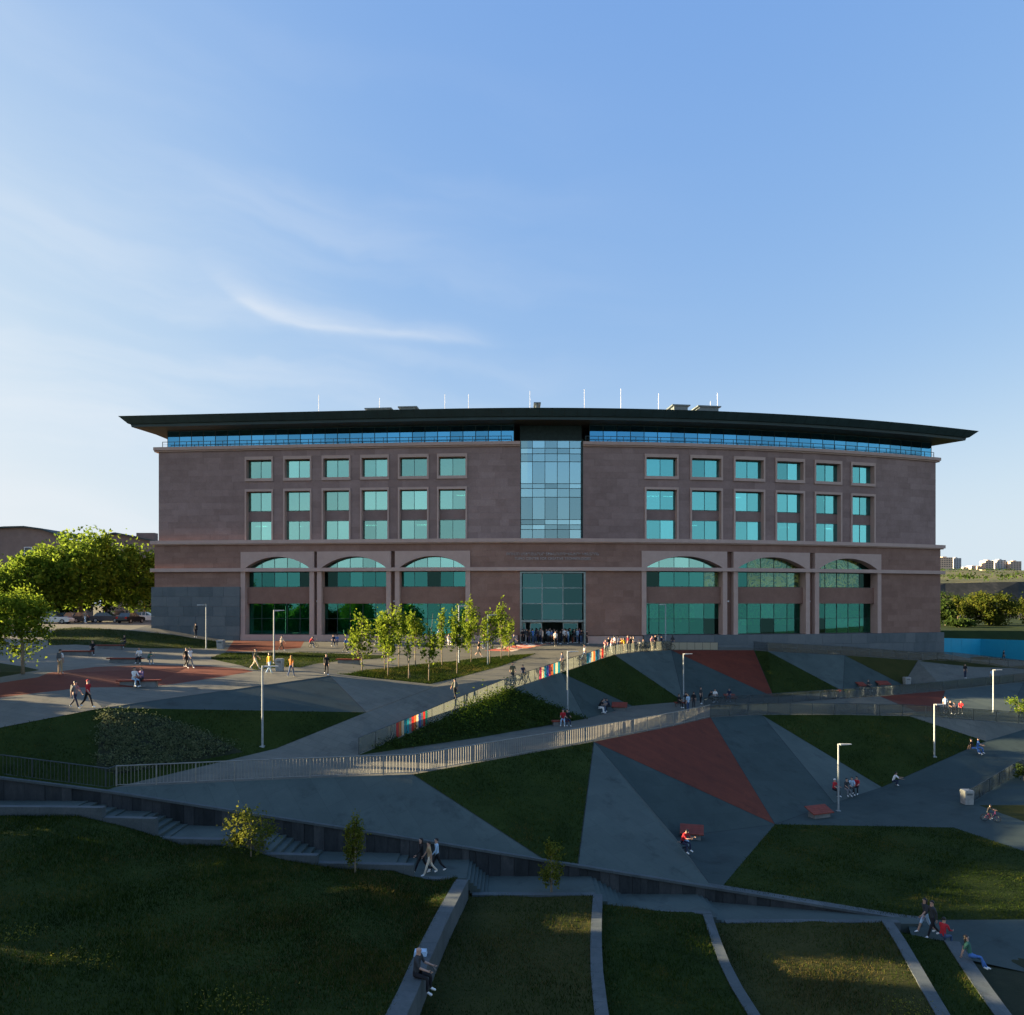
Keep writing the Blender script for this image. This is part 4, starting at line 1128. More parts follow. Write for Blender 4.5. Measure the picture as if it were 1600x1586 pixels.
# neighbouring houses on the left, behind the trees
M_house = surface("house_tuff", [(.3, (.15, .11, .10)), (.5, (.20, .145, .13)), (.7, (.26, .19, .17))], (.1, .8, 5.), (.4, .35, .25), rough=.9)
M_hroof = flat('house_roof_sheet', (.035, .055, .06), .8)
def house(x0, x1, d, e0, e1, ridge, lab, wins, chim, rp):
    base = W((x0 + x1) / 2, d, e0); r = empty('tuff_house', base, label=lab, cat='house', group='houses behind the trees')
    w = (x1 - x0) / 2; h = e1 - e0; rd = ridge - e0
    mb = MB(); mb.box((-w, 0, 0), (w, 12, h)); mb.build('wall', M_house, r)
    xs_ = [(-w - .4, rp[0])] + [(-w + 2 * w * t, z) for t, z in rp[1:-1]] + [(w + .4, rp[-1])] if False else [(-w - .4 + (2 * w + .8) * t, h + z) for t, z in rp]
    n = len(xs_)
    mb = MB(); mb.add([(x, -.7, z + .3) for x, z in xs_] + [(x, 13, z + .3) for x, z in xs_] + [(x, -.7, z) for x, z in xs_] + [(x, 13, z) for x, z in xs_],
                      [(i, i + 1, n + i + 1, n + i) for i in range(n - 1)] + [(2 * n + i, 2 * n + i + 1, i + 1, i) for i in range(n - 1)] + [(2 * n + i + 1, 2 * n + i, 3 * n + i, 3 * n + i + 1) for i in range(n - 1)] + [(n - 1, 3 * n - 1, 4 * n - 1, 2 * n - 1), (0, n, 3 * n, 2 * n)])
    rf = mb.build('roof', M_hroof, r)
    mb = MB(); mb.add([(x, 0, h) for x, z in xs_] + [(x, 0, z) for x, z in xs_], [(i, i + 1, n + i + 1, n + i) for i in range(n - 1)]); mb.build('gable', M_house, r)
    for cx, cw, ch in chim:
        mb = MB(); mb.box((cx - cw / 2, 1.6, h), (cx + cw / 2, 3.2, h + ch)); mb.build('chimney', M_house, rf)
    for wx, wz, ww, wh in wins:
        mb = MB(); mb.box((wx - ww / 2 - .12, -.08, wz - .12), (wx + ww / 2 + .12, .02, wz + wh + .12)); wf = mb.build('window', flat('white_paint', (.8, .8, .8), .5), r)
        mb = MB(); mb.box((wx - ww / 2, -.1, wz), (wx + ww / 2, -.06, wz + wh)); mb.build('pane', flat('house_pane', (.05, .06, .07), .2), wf)
house(-132, -99, 162, -3, 14.6, 17.2, 'brown house with a rounded roof and chimney at the left edge', [(-10, 13.4, 1.4, 2.2), (-5, 13.4, 1.4, 2.2), (1.5, 13.4, 1.4, 2.2), (9, 13.4, 1.4, 2.2)], [(-9.5, 1.9, 4.2)], [(0, 1.0), (.35, 1.5), (.62, 2.3), (.75, 2.4), (.86, 1.9), (.94, 1.0), (1, .1)])
house(-89, -76, 160, -3, 13.2, 15.8, 'brown house with a sloping roof beside the stone building', [(-5, 9.5, 1.2, 1.9), (.5, 9.0, 1.2, 1.9), (4.2, 8.8, 1.2, 1.9), (7, 8.6, 1.2, 1.9)], [(2, 4.0, 2.6)], [(0, .3), (.15, 2.0), (.25, 2.2), (.5, 1.5), (.75, .8), (1, .1)])
# blue hoarding at the right
M_blue = surface("blue_hoarding", [(.3, (.015, .29, .44)), (.7, (.025, .38, .56))], (.1, 1., 6.), (.5, .3, .2), rough=.6)
H0, H1, H2, H3 = P(1470, 1030, 113), P(1532, 1030, 118), P(1612, 1034, 112), P(1700, 1036, 110)
for i, (p, q) in enumerate(((H0, H1), (H1, H2), (H2, H3))):
    pass
hoard = empty('hoarding', H1 - Vector((0, 0, .3)), label='bright blue hoarding at the right of the building', cat='hoarding')
for p, q in ((H0, H1), (H1, H2), (H2, H3)):
    n = max(2, int((q - p).length / 2.4))
    for i in range(n):
        a, b = p.lerp(q, i / n), p.lerp(q, (i + 1) / n - .004)
        t = (b - a).normalized(); sd = Vector((-t.y, t.x, 0)) * .04; up = Vector((0, 0, 3.25)); dn = Vector((0, 0, -.8))
        mb = MB(); mb.hexa([a - sd + dn, b - sd + dn, b + sd + dn, a + sd + dn, a - sd + up, b - sd + up, b + sd + up, a + sd + up]); rel(mb.build('panel', M_blue, hoard), hoard)
# rough bank behind the hoarding carrying the trees
mb = MB()
mb.add([W(58, 119, -8.5), W(120, 116, -8.5), W(140, 210, -3.5), W(60, 210, -3.5), W(58, 128, -4.5), W(125, 126, -4.5)], [(0, 1, 5, 4), (4, 5, 2, 3)])
mb.build('bank', M_lawn, kind='structure', label='dark green bank behind the blue hoarding')

# scrub on the far plateau slope
rf_ = np.random.default_rng(21); n_f = 2600
fx = rf_.uniform(180, 900, n_f); fd = rf_.uniform(475, 1330, n_f); fx = fx * fd / 700
fe = np.interp(fd, [470, 520, 700, 1000, 1330], [16, 19, 24, 46, 62.5]); keep_ = rf_.random(n_f) < (.5 + .5 * np.sin(fx * .012) * np.sin(fd * .011))
FAR_SCRUB = np.stack([fx, fd, fe + CZ + 1.5], 1)[keep_]
# ================================================================== trees, shrubs, grass
M_bark = surface("bark", [(.3, (.06, .05, .04)), (.7, (.16, .13, .10))], (1., 6.), (.5, .5), rough=.95)
M_bark_y = surface("young_bark", [(.3, (.16, .13, .09)), (.7, (.30, .25, .18))], (1., 6.), (.5, .5), rough=.9)
M_leaf_big = leaf_mat("leaf_big_tree", (.065, .125, .014), (.20, .27, .035), .55)
M_leaf_young = leaf_mat("leaf_young_tree", (.09, .15, .015), (.21, .27, .03), .5)
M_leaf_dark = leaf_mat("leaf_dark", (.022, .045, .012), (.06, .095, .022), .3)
M_leaf_right = leaf_mat("leaf_bank_tree", (.035, .060, .010), (.115, .125, .022), .45)
M_leaf_shrub = leaf_mat("leaf_shrub", (.07, .10, .018), (.19, .20, .035), .45)
M_leaf_bed = leaf_mat("leaf_bed", (.060, .090, .045), (.16, .18, .095), .35)
M_grass = grass_mat("grass_blade", [(.15, (.007, .016, .003)), (.38, (.016, .035, .006)), (.58, (.035, .056, .010)), (.74, (.075, .082, .018)), (.9, (.13, .105, .036))])
M_grass_dry = leaf_mat("grass_blade_dry", (.045, .046, .014), (.13, .10, .042), .35)
M_weed = leaf_mat("weed_yellow", (.10, .13, .02), (.26, .24, .05), .4)
def np_mesh(name, verts, faces_per, mat):
    """verts (n*k,3), every k consecutive vertices are one face"""
    n = len(verts) // faces_per
    me = bpy.data.meshes.new(name)
    me.vertices.add(len(verts)); me.vertices.foreach_set("co", verts.astype(np.float32).ravel())
    me.loops.add(n * faces_per); me.loops.foreach_set("vertex_index", np.arange(n * faces_per, dtype=np.int32))
    me.polygons.add(n); me.polygons.foreach_set("loop_start", np.arange(0, n * faces_per, faces_per, dtype=np.int32))
    me.polygons.foreach_set("loop_total", np.full(n, faces_per, dtype=np.int32))
    me.materials.append(mat); me.update(calc_edges=True)
    return me
def leaf_quads(cent, size, r):
    n = len(cent)
    a = r.normal(size=(n, 3)); a /= np.linalg.norm(a, axis=1)[:, None]
    b = r.normal(size=(n, 3)); b -= a * (a * b).sum(1)[:, None]; b /= np.linalg.norm(b, axis=1)[:, None]
    s = (size * r.uniform(.6, 1.3, n))[:, None]
    c = np.cross(a, b) * s * .25
    q = np.stack([cent - a * s, cent + b * s * .55 + c, cent + a * s, cent - b * s * .55 + c], 1)
    return q.reshape(-1, 3)
def make_tree(name, label, cat, base, h, rx, rz, cz, n, leaf, mat, group, seed, bark=None, tr=.12, clumps=None, cone=0., lean=0.):
    """trunk with limbs, crown of leaf clumps: rx horizontal and rz vertical radius round height cz"""
    r = np.random.default_rng(seed); rr = random.Random(seed)
    root = empty(name, base, 0, label=label, cat=cat, group=group)
    mb = MB(); bend = Vector((rr.uniform(-.04, .04) + lean, rr.uniform(-.04, .04), 0)) * h
    top = min(h * .93, cz + rz * .7)
    pts = [Vector((0, 0, -.3))] + [Vector((bend.x * t * t + rr.uniform(-.01, .01) * h, bend.y * t * t, top * t)) for t in (.25, .5, .75, 1)]
    mb.tube(pts, [tr * 1.25, tr, tr * .8, tr * .55, tr * .15], 7)
    K = clumps or max(10, n // 90)
    # clump centres
    cs = []
    while len(cs) < K:
        p = r.uniform(-1, 1, 3)
        q = np.linalg.norm(p)
        if q > 1 or q < .30: continue
        z = p[2]
        k = 1 - cone * (z + 1) / 2
        cs.append((p[0] * rx * k, p[1] * rx * k, cz + z * rz))
    cs = np.array(cs)
    for c in cs[:: max(1, K // 14)]:
        z0 = max(.2 * h, min(top * .9, c[2] - rr.uniform(.25, .6) * rz))
        t = z0 / top; s = Vector((bend.x * t * t, bend.y * t * t, z0)); e = Vector(c) + Vector((bend.x, bend.y, 0)) * .6
        m = s.lerp(e, .5) + Vector((0, 0, -.06 * (e - s).length))
        mb.tube([s, m, e], [tr * .42, tr * .26, tr * .08], 5)
    mb.build('trunk', bark or M_bark, root, smooth=True)
    wts = r.uniform(.5, 1.5, K); wts /= wts.sum()
    idx_ = r.choice(K, n, p=wts)
    spread = np.array([rx, rx, rz]) * (1.45 / K ** (1 / 3))
    rad = r.normal(size=(n, 3)) * spread * .42 * r.uniform(.6, 1.25, K)[idx_][:, None]
    cent = cs[idx_] + rad + np.array([bend.x, bend.y, 0]) * .6
    link('crown', np_mesh('crown', leaf_quads(cent, leaf, r), 4, mat), root)
    return root
TG = 'big street trees on the left'
def big(px, d, ytop, ybot, rpx, n, seed, lab, mat=None, e=None):
    s = F / d; x = (px - CX) / s; z = zat(x, d)
    z = z if z is not None else CZ - 2.6
    top = CZ + (HY - ytop) / s; h = top - z; rz = (ybot - ytop) / s / 2; rx = rpx / s
    return make_tree('street_tree', lab, 'tree', Vector((x, d, z)), h, rx, rz, h - rz, n, .30, mat or M_leaf_big, TG, seed, tr=.28, clumps=70)
big(125, 112, 830, 945, 62, 9500, 11, 'tallest bright green tree between the two brown houses')
big(205, 116, 850, 950, 42, 6500, 12, 'green tree close to the left end of the stone building')
big(50, 108, 872, 952, 48, 6500, 13, 'green tree below the house with the rounded roof')
big(-15, 104, 888, 958, 46, 5000, 14, 'green tree cut by the left picture edge')
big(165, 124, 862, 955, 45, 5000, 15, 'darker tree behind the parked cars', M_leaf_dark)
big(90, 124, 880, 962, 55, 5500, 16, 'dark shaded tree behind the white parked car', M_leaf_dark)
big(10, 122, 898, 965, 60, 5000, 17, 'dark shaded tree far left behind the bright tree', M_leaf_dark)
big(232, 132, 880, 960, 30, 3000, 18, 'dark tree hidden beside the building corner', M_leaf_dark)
# low bright tree on the left plaza
def place_tree(px, py, ytop, rpx, zlo, n, leaf, mat, lab, group, seed, name='young_tree', cone=.45, tr=.05, clumps=26, bark=None, cat='young tree'):
    b = hit(px, py); s = F / b.y; h = (py - ytop) / s; lo = (py - zlo) / s
    return make_tree(name, lab, cat, b, h, rpx / s, (h - lo) / 2, (h + lo) / 2, n, leaf, mat, group, seed, bark=bark or M_bark_y, tr=tr, clumps=clumps, cone=cone)
place_tree(36, 1053, 912, 46, 1022, 5200, .13, M_leaf_young, 'sunlit yellow-green tree standing on the left plaza', 'plaza trees', 31, 'plaza_tree', .35, .10, 40, cat='tree')
place_tree(-22, 1060, 925, 44, 1020, 3600, .13, M_leaf_young, 'sunlit yellow-green tree cut off by the left picture edge', 'plaza trees', 32, 'plaza_tree', .3, .10, 34, cat='tree')
YG = 'slim young trees on the sunlit lawn'
young = [(565.6, 1050, 955, 22, 1022, 620, 'leftmost of the slim young trees on the sunlit lawn'),
         (601.6, 1048, 958, 15, 1018, 420, 'second slim young tree from the left'),
         (606, 1056, 947, 19, 1024, 900, 'bushy young tree, third from the left, in front of the left arch pier'),
         (623, 1044, 952, 12, 1008, 450, 'slim young tree just right of the bushy third one'),
         (638.5, 1060, 1000, 9, 1030, 60, 'almost bare young tree tied to a stake'),
         (649.4, 1043, 954, 18, 1012, 720, 'young tree right of the staked bare one'),
         (670, 1064, 985, 15, 1032, 330, 'young tree standing nearest, with low thin crown'),
         (691, 1040, 948, 10, 1012, 380, 'very slim tall young tree in the middle of the row'),
         (714, 1052, 952, 14, 1010, 700, 'dense young tree left of the tallest one'),
         (736, 1034, 940, 18, 1012, 1000, 'tallest and densest of the young trees'),
         (765.6, 1037, 958, 15, 1010, 620, 'young tree behind the lamp post on the sunlit lawn'),
         (783, 1029, 944, 14, 1004, 640, 'tall young tree second from the right end'),
         (795, 1026, 972, 13, 1006, 260, 'rightmost small young tree on the lawn tip')]
for i, (px, py, yt, r_, zl, n, lab) in enumerate(young):
    place_tree(px, py, yt, r_, zl, int(n * 1.15), .15, M_leaf_young, lab, YG, 50 + i, clumps=20, cone=.5, tr=.045)
# bare sapling
b = hit(673, 1010); mb = MB(); mb.tube([(0, 0, 0), (.1, 0, 2.0), (.25, 0, 3.9)], [.05, .035, .01], 5); mb.tube([(.1, 0, 2.0), (-.35, 0, 2.6), (-.75, .1, 2.75)], [.03, .02, .008], 5)
r_ = empty('bare_sapling', b, label='bare grey leafless sapling among the young trees', cat='young tree'); mb.build('trunk', M_bark_y, r_)
b = hit(641, 1058); mb = MB(); mb.tube([(.0, 0, 0), (-.28, 0, 1.9)], .03, 5); mb.build('stake', M_bark_y, loc=b, label='wooden stake leaning on the almost bare young tree', cat='stake')
# right-hand trees behind the hoarding
RG = 'trees behind the blue hoarding'
def rtree(px, d, ytop, ybot, rpx, n, seed, lab, mat=None):
    mat = mat or M_leaf_right
    s = F / d; x = (px - CX) / s; z = CZ - 4.6 + (d - 128) * .012; top = CZ + (HY - ytop) / s; h = top - z; lo = max(.3, CZ - (ybot - HY) / s - z)
    make_tree('bank_tree', lab, 'tree', Vector((x, d, z)), h, rpx / s, (h - lo) / 2, (h + lo) / 2, n, .26, mat, RG, seed, tr=.2, clumps=60)
rtree(1546, 150, 927, 985, 36, 6500, 71, 'big sunlit round tree behind the blue hoarding')
rtree(1612, 156, 932, 985, 22, 3000, 72, 'sunlit tree cut by the right picture edge')
rtree(1497, 160, 934, 962, 12, 1500, 73, 'small bright tree left of the big round one')
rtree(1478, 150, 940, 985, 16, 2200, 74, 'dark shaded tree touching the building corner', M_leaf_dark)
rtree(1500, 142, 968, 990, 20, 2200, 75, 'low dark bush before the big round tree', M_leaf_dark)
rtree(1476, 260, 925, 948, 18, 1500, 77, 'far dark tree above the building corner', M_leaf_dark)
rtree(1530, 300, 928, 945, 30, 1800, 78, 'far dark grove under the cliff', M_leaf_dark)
# foreground shrubs by the stair path
place_tree(392, 1338, 1258, 30, 1325, 1700, .075, M_leaf_shrub, 'wide yellowish shrub beside the stair path', 'shrubs along the stair path', 81, 'shrub', -.5, .035, 26, cat='shrub')
place_tree(555, 1364, 1282, 17, 1352, 1400, .075, M_leaf_shrub, 'slim upright shrub in the middle of the stair path edge', 'shrubs along the stair path', 82, 'shrub', .2, .04, 20, cat='shrub')
place_tree(862, 1398, 1318, 18, 1384, 1200, .075, M_leaf_shrub, 'dark forked shrub right of the three people', 'shrubs along the stair path', 83, 'shrub', -.3, .05, 20, cat='shrub')
place_tree(1592, 1120, 1090, 16, 1116, 700, .12, M_leaf_big, 'leafy bush at the right edge by the terrace', 'bushes', 84, 'bush', 0, .05, 14, cat='bush')
place_tree(1600, 1220, 1196, 12, 1216, 300, .1, M_leaf_dark, 'small bush beyond the right rail', 'bushes', 85, 'bush', 0, .05, 10, cat='bush')
# unseen trees added beyond the left edge, placed and sized for their shade
OG = 'unseen trees added at the left for shade'
k = 0
for x, d, h, rr_ in ((-47, 52, 3.9, 2.4), (-52, 59, 4.5, 2.6), (-58, 66, 4.7, 2.6), (-61, 73, 5.0, 2.8), (-68, 82, 6.6, 3.2), (-72, 91, 7.0, 3.2), (-46, 45, 3.6, 2.4), (-53, 48.6, 3.7, 2.4), (-64, 50, 4.5, 3.0), (-61, 57, 4.6, 2.8), (-64, 63, 5.0, 2.8), (-70, 70, 5.2, 3.0), (-74, 78, 5.4, 3.0),
                     (-40, 33.4, 4.6, 2.2), (-36, 28, 6.5, 3.2), (-34, 22, 7, 3.2), (-42, 38.2, 3.0, 2.0), (-45, 42, 5.6, 2.4), (-50, 41.4, 7.8, 2.8), (-52, 34.2, 7.5, 2.7), (-44, 31, 7.5, 3.4), (-46, 25, 8, 3.6), (-38, 18, 8, 3.6), (-57, 43.6, 6.6, 3.2), (-60, 47, 5.0, 3.0), (-62, 35.4, 8.0, 2.6), (-63, 44.6, 9.5, 3.0)):
    z = zat(x, d); z = z if z is not None else CZ - 8.5; h *= 1.16
    make_tree('added_shade_tree', 'unseen green tree added beyond the left edge for its shade', 'tree', Vector((x, d, z)), h, rr_, h * .44, h * .55, 4600, .28, M_leaf_big, OG, 200 + k, tr=.14, clumps=40); k += 1

# ---- grass blades on the near lawns, one mass of grass
def blades(tris, dens, h, w, r, keep=None):
    T = np.array([[list(v) for v in t] for t in tris])
    area = np.linalg.norm(np.cross(T[:, 1] - T[:, 0], T[:, 2] - T[:, 0]), axis=1) / 2
    n = int(area.sum() * dens); k = r.choice(len(T), n, p=area / area.sum())
    a, b = r.random(n), r.random(n); f = a + b > 1; a[f], b[f] = 1 - a[f], 1 - b[f]
    p = T[k, 0] + (T[k, 1] - T[k, 0]) * a[:, None] + (T[k, 2] - T[k, 0]) * b[:, None]
    if keep is not None: p = p[keep(p)]
    n = len(p)
    ang = r.uniform(0, 2 * np.pi, n); ln = r.uniform(.5, 1.5, n) * h * (1 + .5 * np.sin(p[:, 0] * .9) * np.sin(p[:, 1] * .8 + 1))
    tilt = r.normal(size=(n, 2)) * .45
    side_ = np.stack([np.cos(ang), np.sin(ang), np.zeros(n)], 1) * w
    tip = p + np.stack([tilt[:, 0] * ln, tilt[:, 1] * ln, ln], 1)
    p = p - np.array([0, 0, .01])
    return np.stack([p - side_, p + side_, tip], 1).reshape(-1, 3)
gr = np.random.default_rng(5)
infrm = lambda p: (p[:, 1] > 14.5) & (np.abs(p[:, 0]) < p[:, 1] * .74)
g1 = np.concatenate([blades(lawn_tris['hill'], 260, .10, .014, gr, infrm), blades(lawn_tris['p2'], 240, .09, .013, gr, infrm), blades(lawn_tris['p4'], 240, .09, .013, gr, infrm), blades(lawn_tris['p1'], 120, .09, .013, gr, infrm), blades(lawn_tris['p3'], 120, .09, .013, gr, infrm)])
for lab_, dn, hh in (('large flat lawn at the lower right', 150, .08), ('dark steep lawn wedge under the bar railing', 120, .09), ('sloping lawn below the left walkway', 90, .09), ('lawn quadrilateral with a lamp on the right', 70, .12), ('steep lawn wedge under the coloured glass railing', 50, .12),
                     ('sunlit lawn under the young trees', 160, .12), ('steep lawn wedge right of the upper red triangle', 50, .12), ('lawn strip behind the litter bin', 60, .12), ('dark lawn in front of the grey plinth', 30, .15)):
    if lab_ in FACET_TRI: g1 = np.concatenate([g1, blades(FACET_TRI[lab_], dn, hh, .018, gr)])
link('grass', np_mesh('grass', g1, 3, M_grass), kind='stuff', label='dense short grass of the lawns', cat='grass')
dry = lambda p: infrm(p) & (gr.random(len(p)) < np.clip(.25 + .75 * np.sin(p[:, 0] * .55 + 1.2) * np.sin(p[:, 1] * .5), .05, 1))
brown = lambda p: (p[:, 0] > -13) & (p[:, 1] > 23) & (gr.random(len(p)) < .75 * np.clip((p[:, 0] + 13) / 8, 0, 1) * (.5 + .5 * np.sin(p[:, 0] * 1.3) * np.sin(p[:, 1] * .9)))
g2 = np.concatenate([blades(lawn_tris['hill'], 260, .10, .014, gr, brown), blades(lawn_tris['hill'], 60, .11, .014, gr, dry), blades(lawn_tris['p1'], 150, .10, .013, gr, dry), blades(lawn_tris['p3'], 170, .10, .013, gr, dry), blades(lawn_tris['p2'], 60, .09, .013, gr, dry)])
link('dry_grass', np_mesh('dry_grass', g2, 3, M_grass_dry), kind='stuff', label='straw coloured dry grass on the terraces', cat='grass')
# taller weeds in patches at the bottom
cent = []
for px, py, n, sp in ((18, 1468, 120, .35), (105, 1503, 70, .4), (155, 1505, 80, .35), (340, 1572, 120, .4), (385, 1582, 100, .4), (1425, 1582, 260, .5), (40, 1462, 60, .3)):
    c = hit(px, py); q = gr.normal(size=(n, 3)) * np.array([sp, sp, .07]) + np.array(c) + np.array([0, 0, .12]); cent.append(q)
link('weeds', np_mesh('weeds', leaf_quads(np.concatenate(cent), .035, gr), 4, M_weed), kind='stuff', label='yellow-green weeds growing in the near grass', cat='weeds')
# ---- planted beds: low tufts, one mass each
def bed(tris, n, lab, mat, size, hh, seed):
    r = np.random.default_rng(seed); T = np.array([[list(v) for v in t] for t in tris])
    area = np.linalg.norm(np.cross(T[:, 1] - T[:, 0], T[:, 2] - T[:, 0]), axis=1) / 2
    k = r.choice(len(T), n, p=area / area.sum()); a, b = r.random(n), r.random(n); f = a + b > 1; a[f], b[f] = 1 - a[f], 1 - b[f]
    p = T[k, 0] + (T[k, 1] - T[k, 0]) * a[:, None] + (T[k, 2] - T[k, 0]) * b[:, None]
    q = np.repeat(p, 26, 0); s = np.repeat(r.uniform(.6, 1.4, n), 26)[:, None]
    off = r.normal(size=(len(q), 3)) * np.array([.17, .17, .10]) * s * hh; off[:, 2] = np.abs(off[:, 2]) + .04
    link('shrub_bed', np_mesh('bed', leaf_quads(q + off, size, r), 4, mat), kind='stuff', label=lab, cat='shrubs')
bed(FACET_TRI['planted bed of low shrubs on the left lawn'], 420, 'low grey-green shrubs planted on the left lawn', M_leaf_bed, .07, 1.3, 3)
tri_b = [t for t in FACET_TRI['planted bank below the coloured glass railing']]
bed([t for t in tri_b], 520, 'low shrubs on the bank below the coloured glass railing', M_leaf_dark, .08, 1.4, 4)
# the sunlit crest of that bank
D2_, D3_ = V['D2'], V['D3']
r = np.random.default_rng(9); t_ = r.random(1500)
q = np.array([list(D2_.lerp(D3_, .15 + .85 * t)) for t in t_]); q[:, 1] -= np.abs(r.normal(size=1500)) * 1.1; q[:, 0] += r.normal(size=1500) * .5
q[:, 2] = [((zat(a, b) or 8) + abs(c) * .34 + .08) for a, b, c in zip(q[:, 0], q[:, 1], r.normal(size=1500))]
link('flowering_shrubs', np_mesh('flowering', leaf_quads(q, .09, r), 4, M_leaf_young), kind='stuff', label='sunlit yellow-green shrubs on the crest below the glass railing', cat='shrubs')

link('far_scrub', np_mesh('far_scrub', leaf_quads(np.repeat(FAR_SCRUB, 9, 0) + gr.normal(size=(len(FAR_SCRUB) * 9, 3)) * np.array([3.5, 3.5, .9]), 1.1, gr), 4, M_leaf_dark), kind='stuff', label='dark scrub dotted over the far plateau slope', cat='scrub')
# ================================================================== railings, lamps, bins, benches
M_steel = flat('galvanised_steel', (.24, .24, .22), .5, .2)
M_steel_d = flat('dark_steel', (.06, .075, .08), .5, .4)
def rail_glass_mat(name, col, dust=.38):
    m = bpy.data.materials.new(name); m.use_nodes = True; nt = m.node_tree; nt.nodes.clear()
    out = node(nt, "ShaderNodeOutputMaterial")
    t = node(nt, "ShaderNodeBsdfTransparent"); t.inputs[0].default_value = (*[min(1, .55 + c * .6) for c in col], 1)
    d = node(nt, "ShaderNodeBsdfDiffuse"); d.inputs[0].default_value = (*col, 1)
    tl = node(nt, "ShaderNodeBsdfTranslucent"); tl.inputs[0].default_value = (*col, 1)
    g = node(nt, "ShaderNodeBsdfGlossy"); g.inputs["Roughness"].default_value = .05; g.inputs[0].default_value = (.9, .95, 1, 1)
    a = node(nt, "ShaderNodeMixShader"); a.inputs[0].default_value = .5
    nt.links.new(d.outputs[0], a.inputs[1]); nt.links.new(tl.outputs[0], a.inputs[2])
    b = node(nt, "ShaderNodeMixShader"); b.inputs[0].default_value = dust
    nt.links.new(t.outputs[0], b.inputs[1]); nt.links.new(a.outputs[0], b.inputs[2])
    c = node(nt, "ShaderNodeMixShader"); c.inputs[0].default_value = .05
    nt.links.new(b.outputs[0], c.inputs[1]); nt.links.new(g.outputs[0], c.inputs[2])
    nt.links.new(c.outputs[0], out.inputs[0])
    return m
M_rg = rail_glass_mat('rail_glass', (.34, .37, .33), .24)
M_rgd = rail_glass_mat('rail_glass_clear', (.20, .25, .27), .16)
RCOL = {k: rail_glass_mat('rail_film_' + k, c, .8) for k, c in dict(red=(.62, .08, .06), cream=(.70, .62, .45), teal=(.04, .34, .42), orange=(.60, .24, .08), grey=(.22, .26, .28), blue=(.08, .18, .50), green=(.06, .30, .22), pink=(.60, .12, .22), sky=(.30, .52, .66)).items()}
def polyline(names): return [V[n] + Vector((0, 0, 0)) if isinstance(n, str) else Vector(n) for n in names]
def lens(pp):
    L = [0]
    for a, b in zip(pp, pp[1:]): L.append(L[-1] + (b - a).length)
    return L
def along(pp, L, s):
    s = max(0, min(L[-1], s))
    for i in range(len(pp) - 1):
        if s <= L[i + 1] + 1e-7: return pp[i].lerp(pp[i + 1], (s - L[i]) / (L[i + 1] - L[i])), (pp[i + 1] - pp[i]).normalized()
    return pp[-1], (pp[-1] - pp[-2]).normalized()
def bar_rail(names, lab, h=1.12, step=.175, post=2.0, mat=None, off=.12):
    pp = polyline(names); L = lens(pp); root = empty('bar_railing', pp[0], label=lab, cat='railing')
    mat = mat or M_steel
    def rp(p): return p - root.location
    back = Vector((0, off, 0))
    for zz, nm, r in ((h, 'top_rail', .035), (.10, 'bottom_rail', .022)):
        mb = MB(); mb.tube([rp(p) + back + Vector((0, 0, zz)) for p in pp], r, 6); mb.build(nm, mat, root)
    mb = MB(); mb.tube([(0, 0, .1), (0, 0, h)],   .013, 4, cap=False); bar = mb.mesh('bar', [mat])
    mb = MB(); mb.box((-.03, -.03, -.15), (.03, .03, h)); pst = mb.mesh('post', [mat])
    n = int(L[-1] / step)
    pk = max(1, round(post / step))
    for i in range(n + 1):
        p, t = along(pp, L, L[-1] * i / n)
        link('post' if i % pk == 0 else 'bar', pst if i % pk == 0 else bar, root, rp(p) + back)
    return root
bar_rail(['S0', 'S1', 'S2', 'S3', 'S4', 'S5'], 'long sunlit metal bar railing along the lower walkway', step=.185)
bar_rail(['Z0', 'Z1', 'Z2', 'S0'], 'dark bar railing on the wall at the left edge', step=.2, mat=M_steel_d, off=.25)
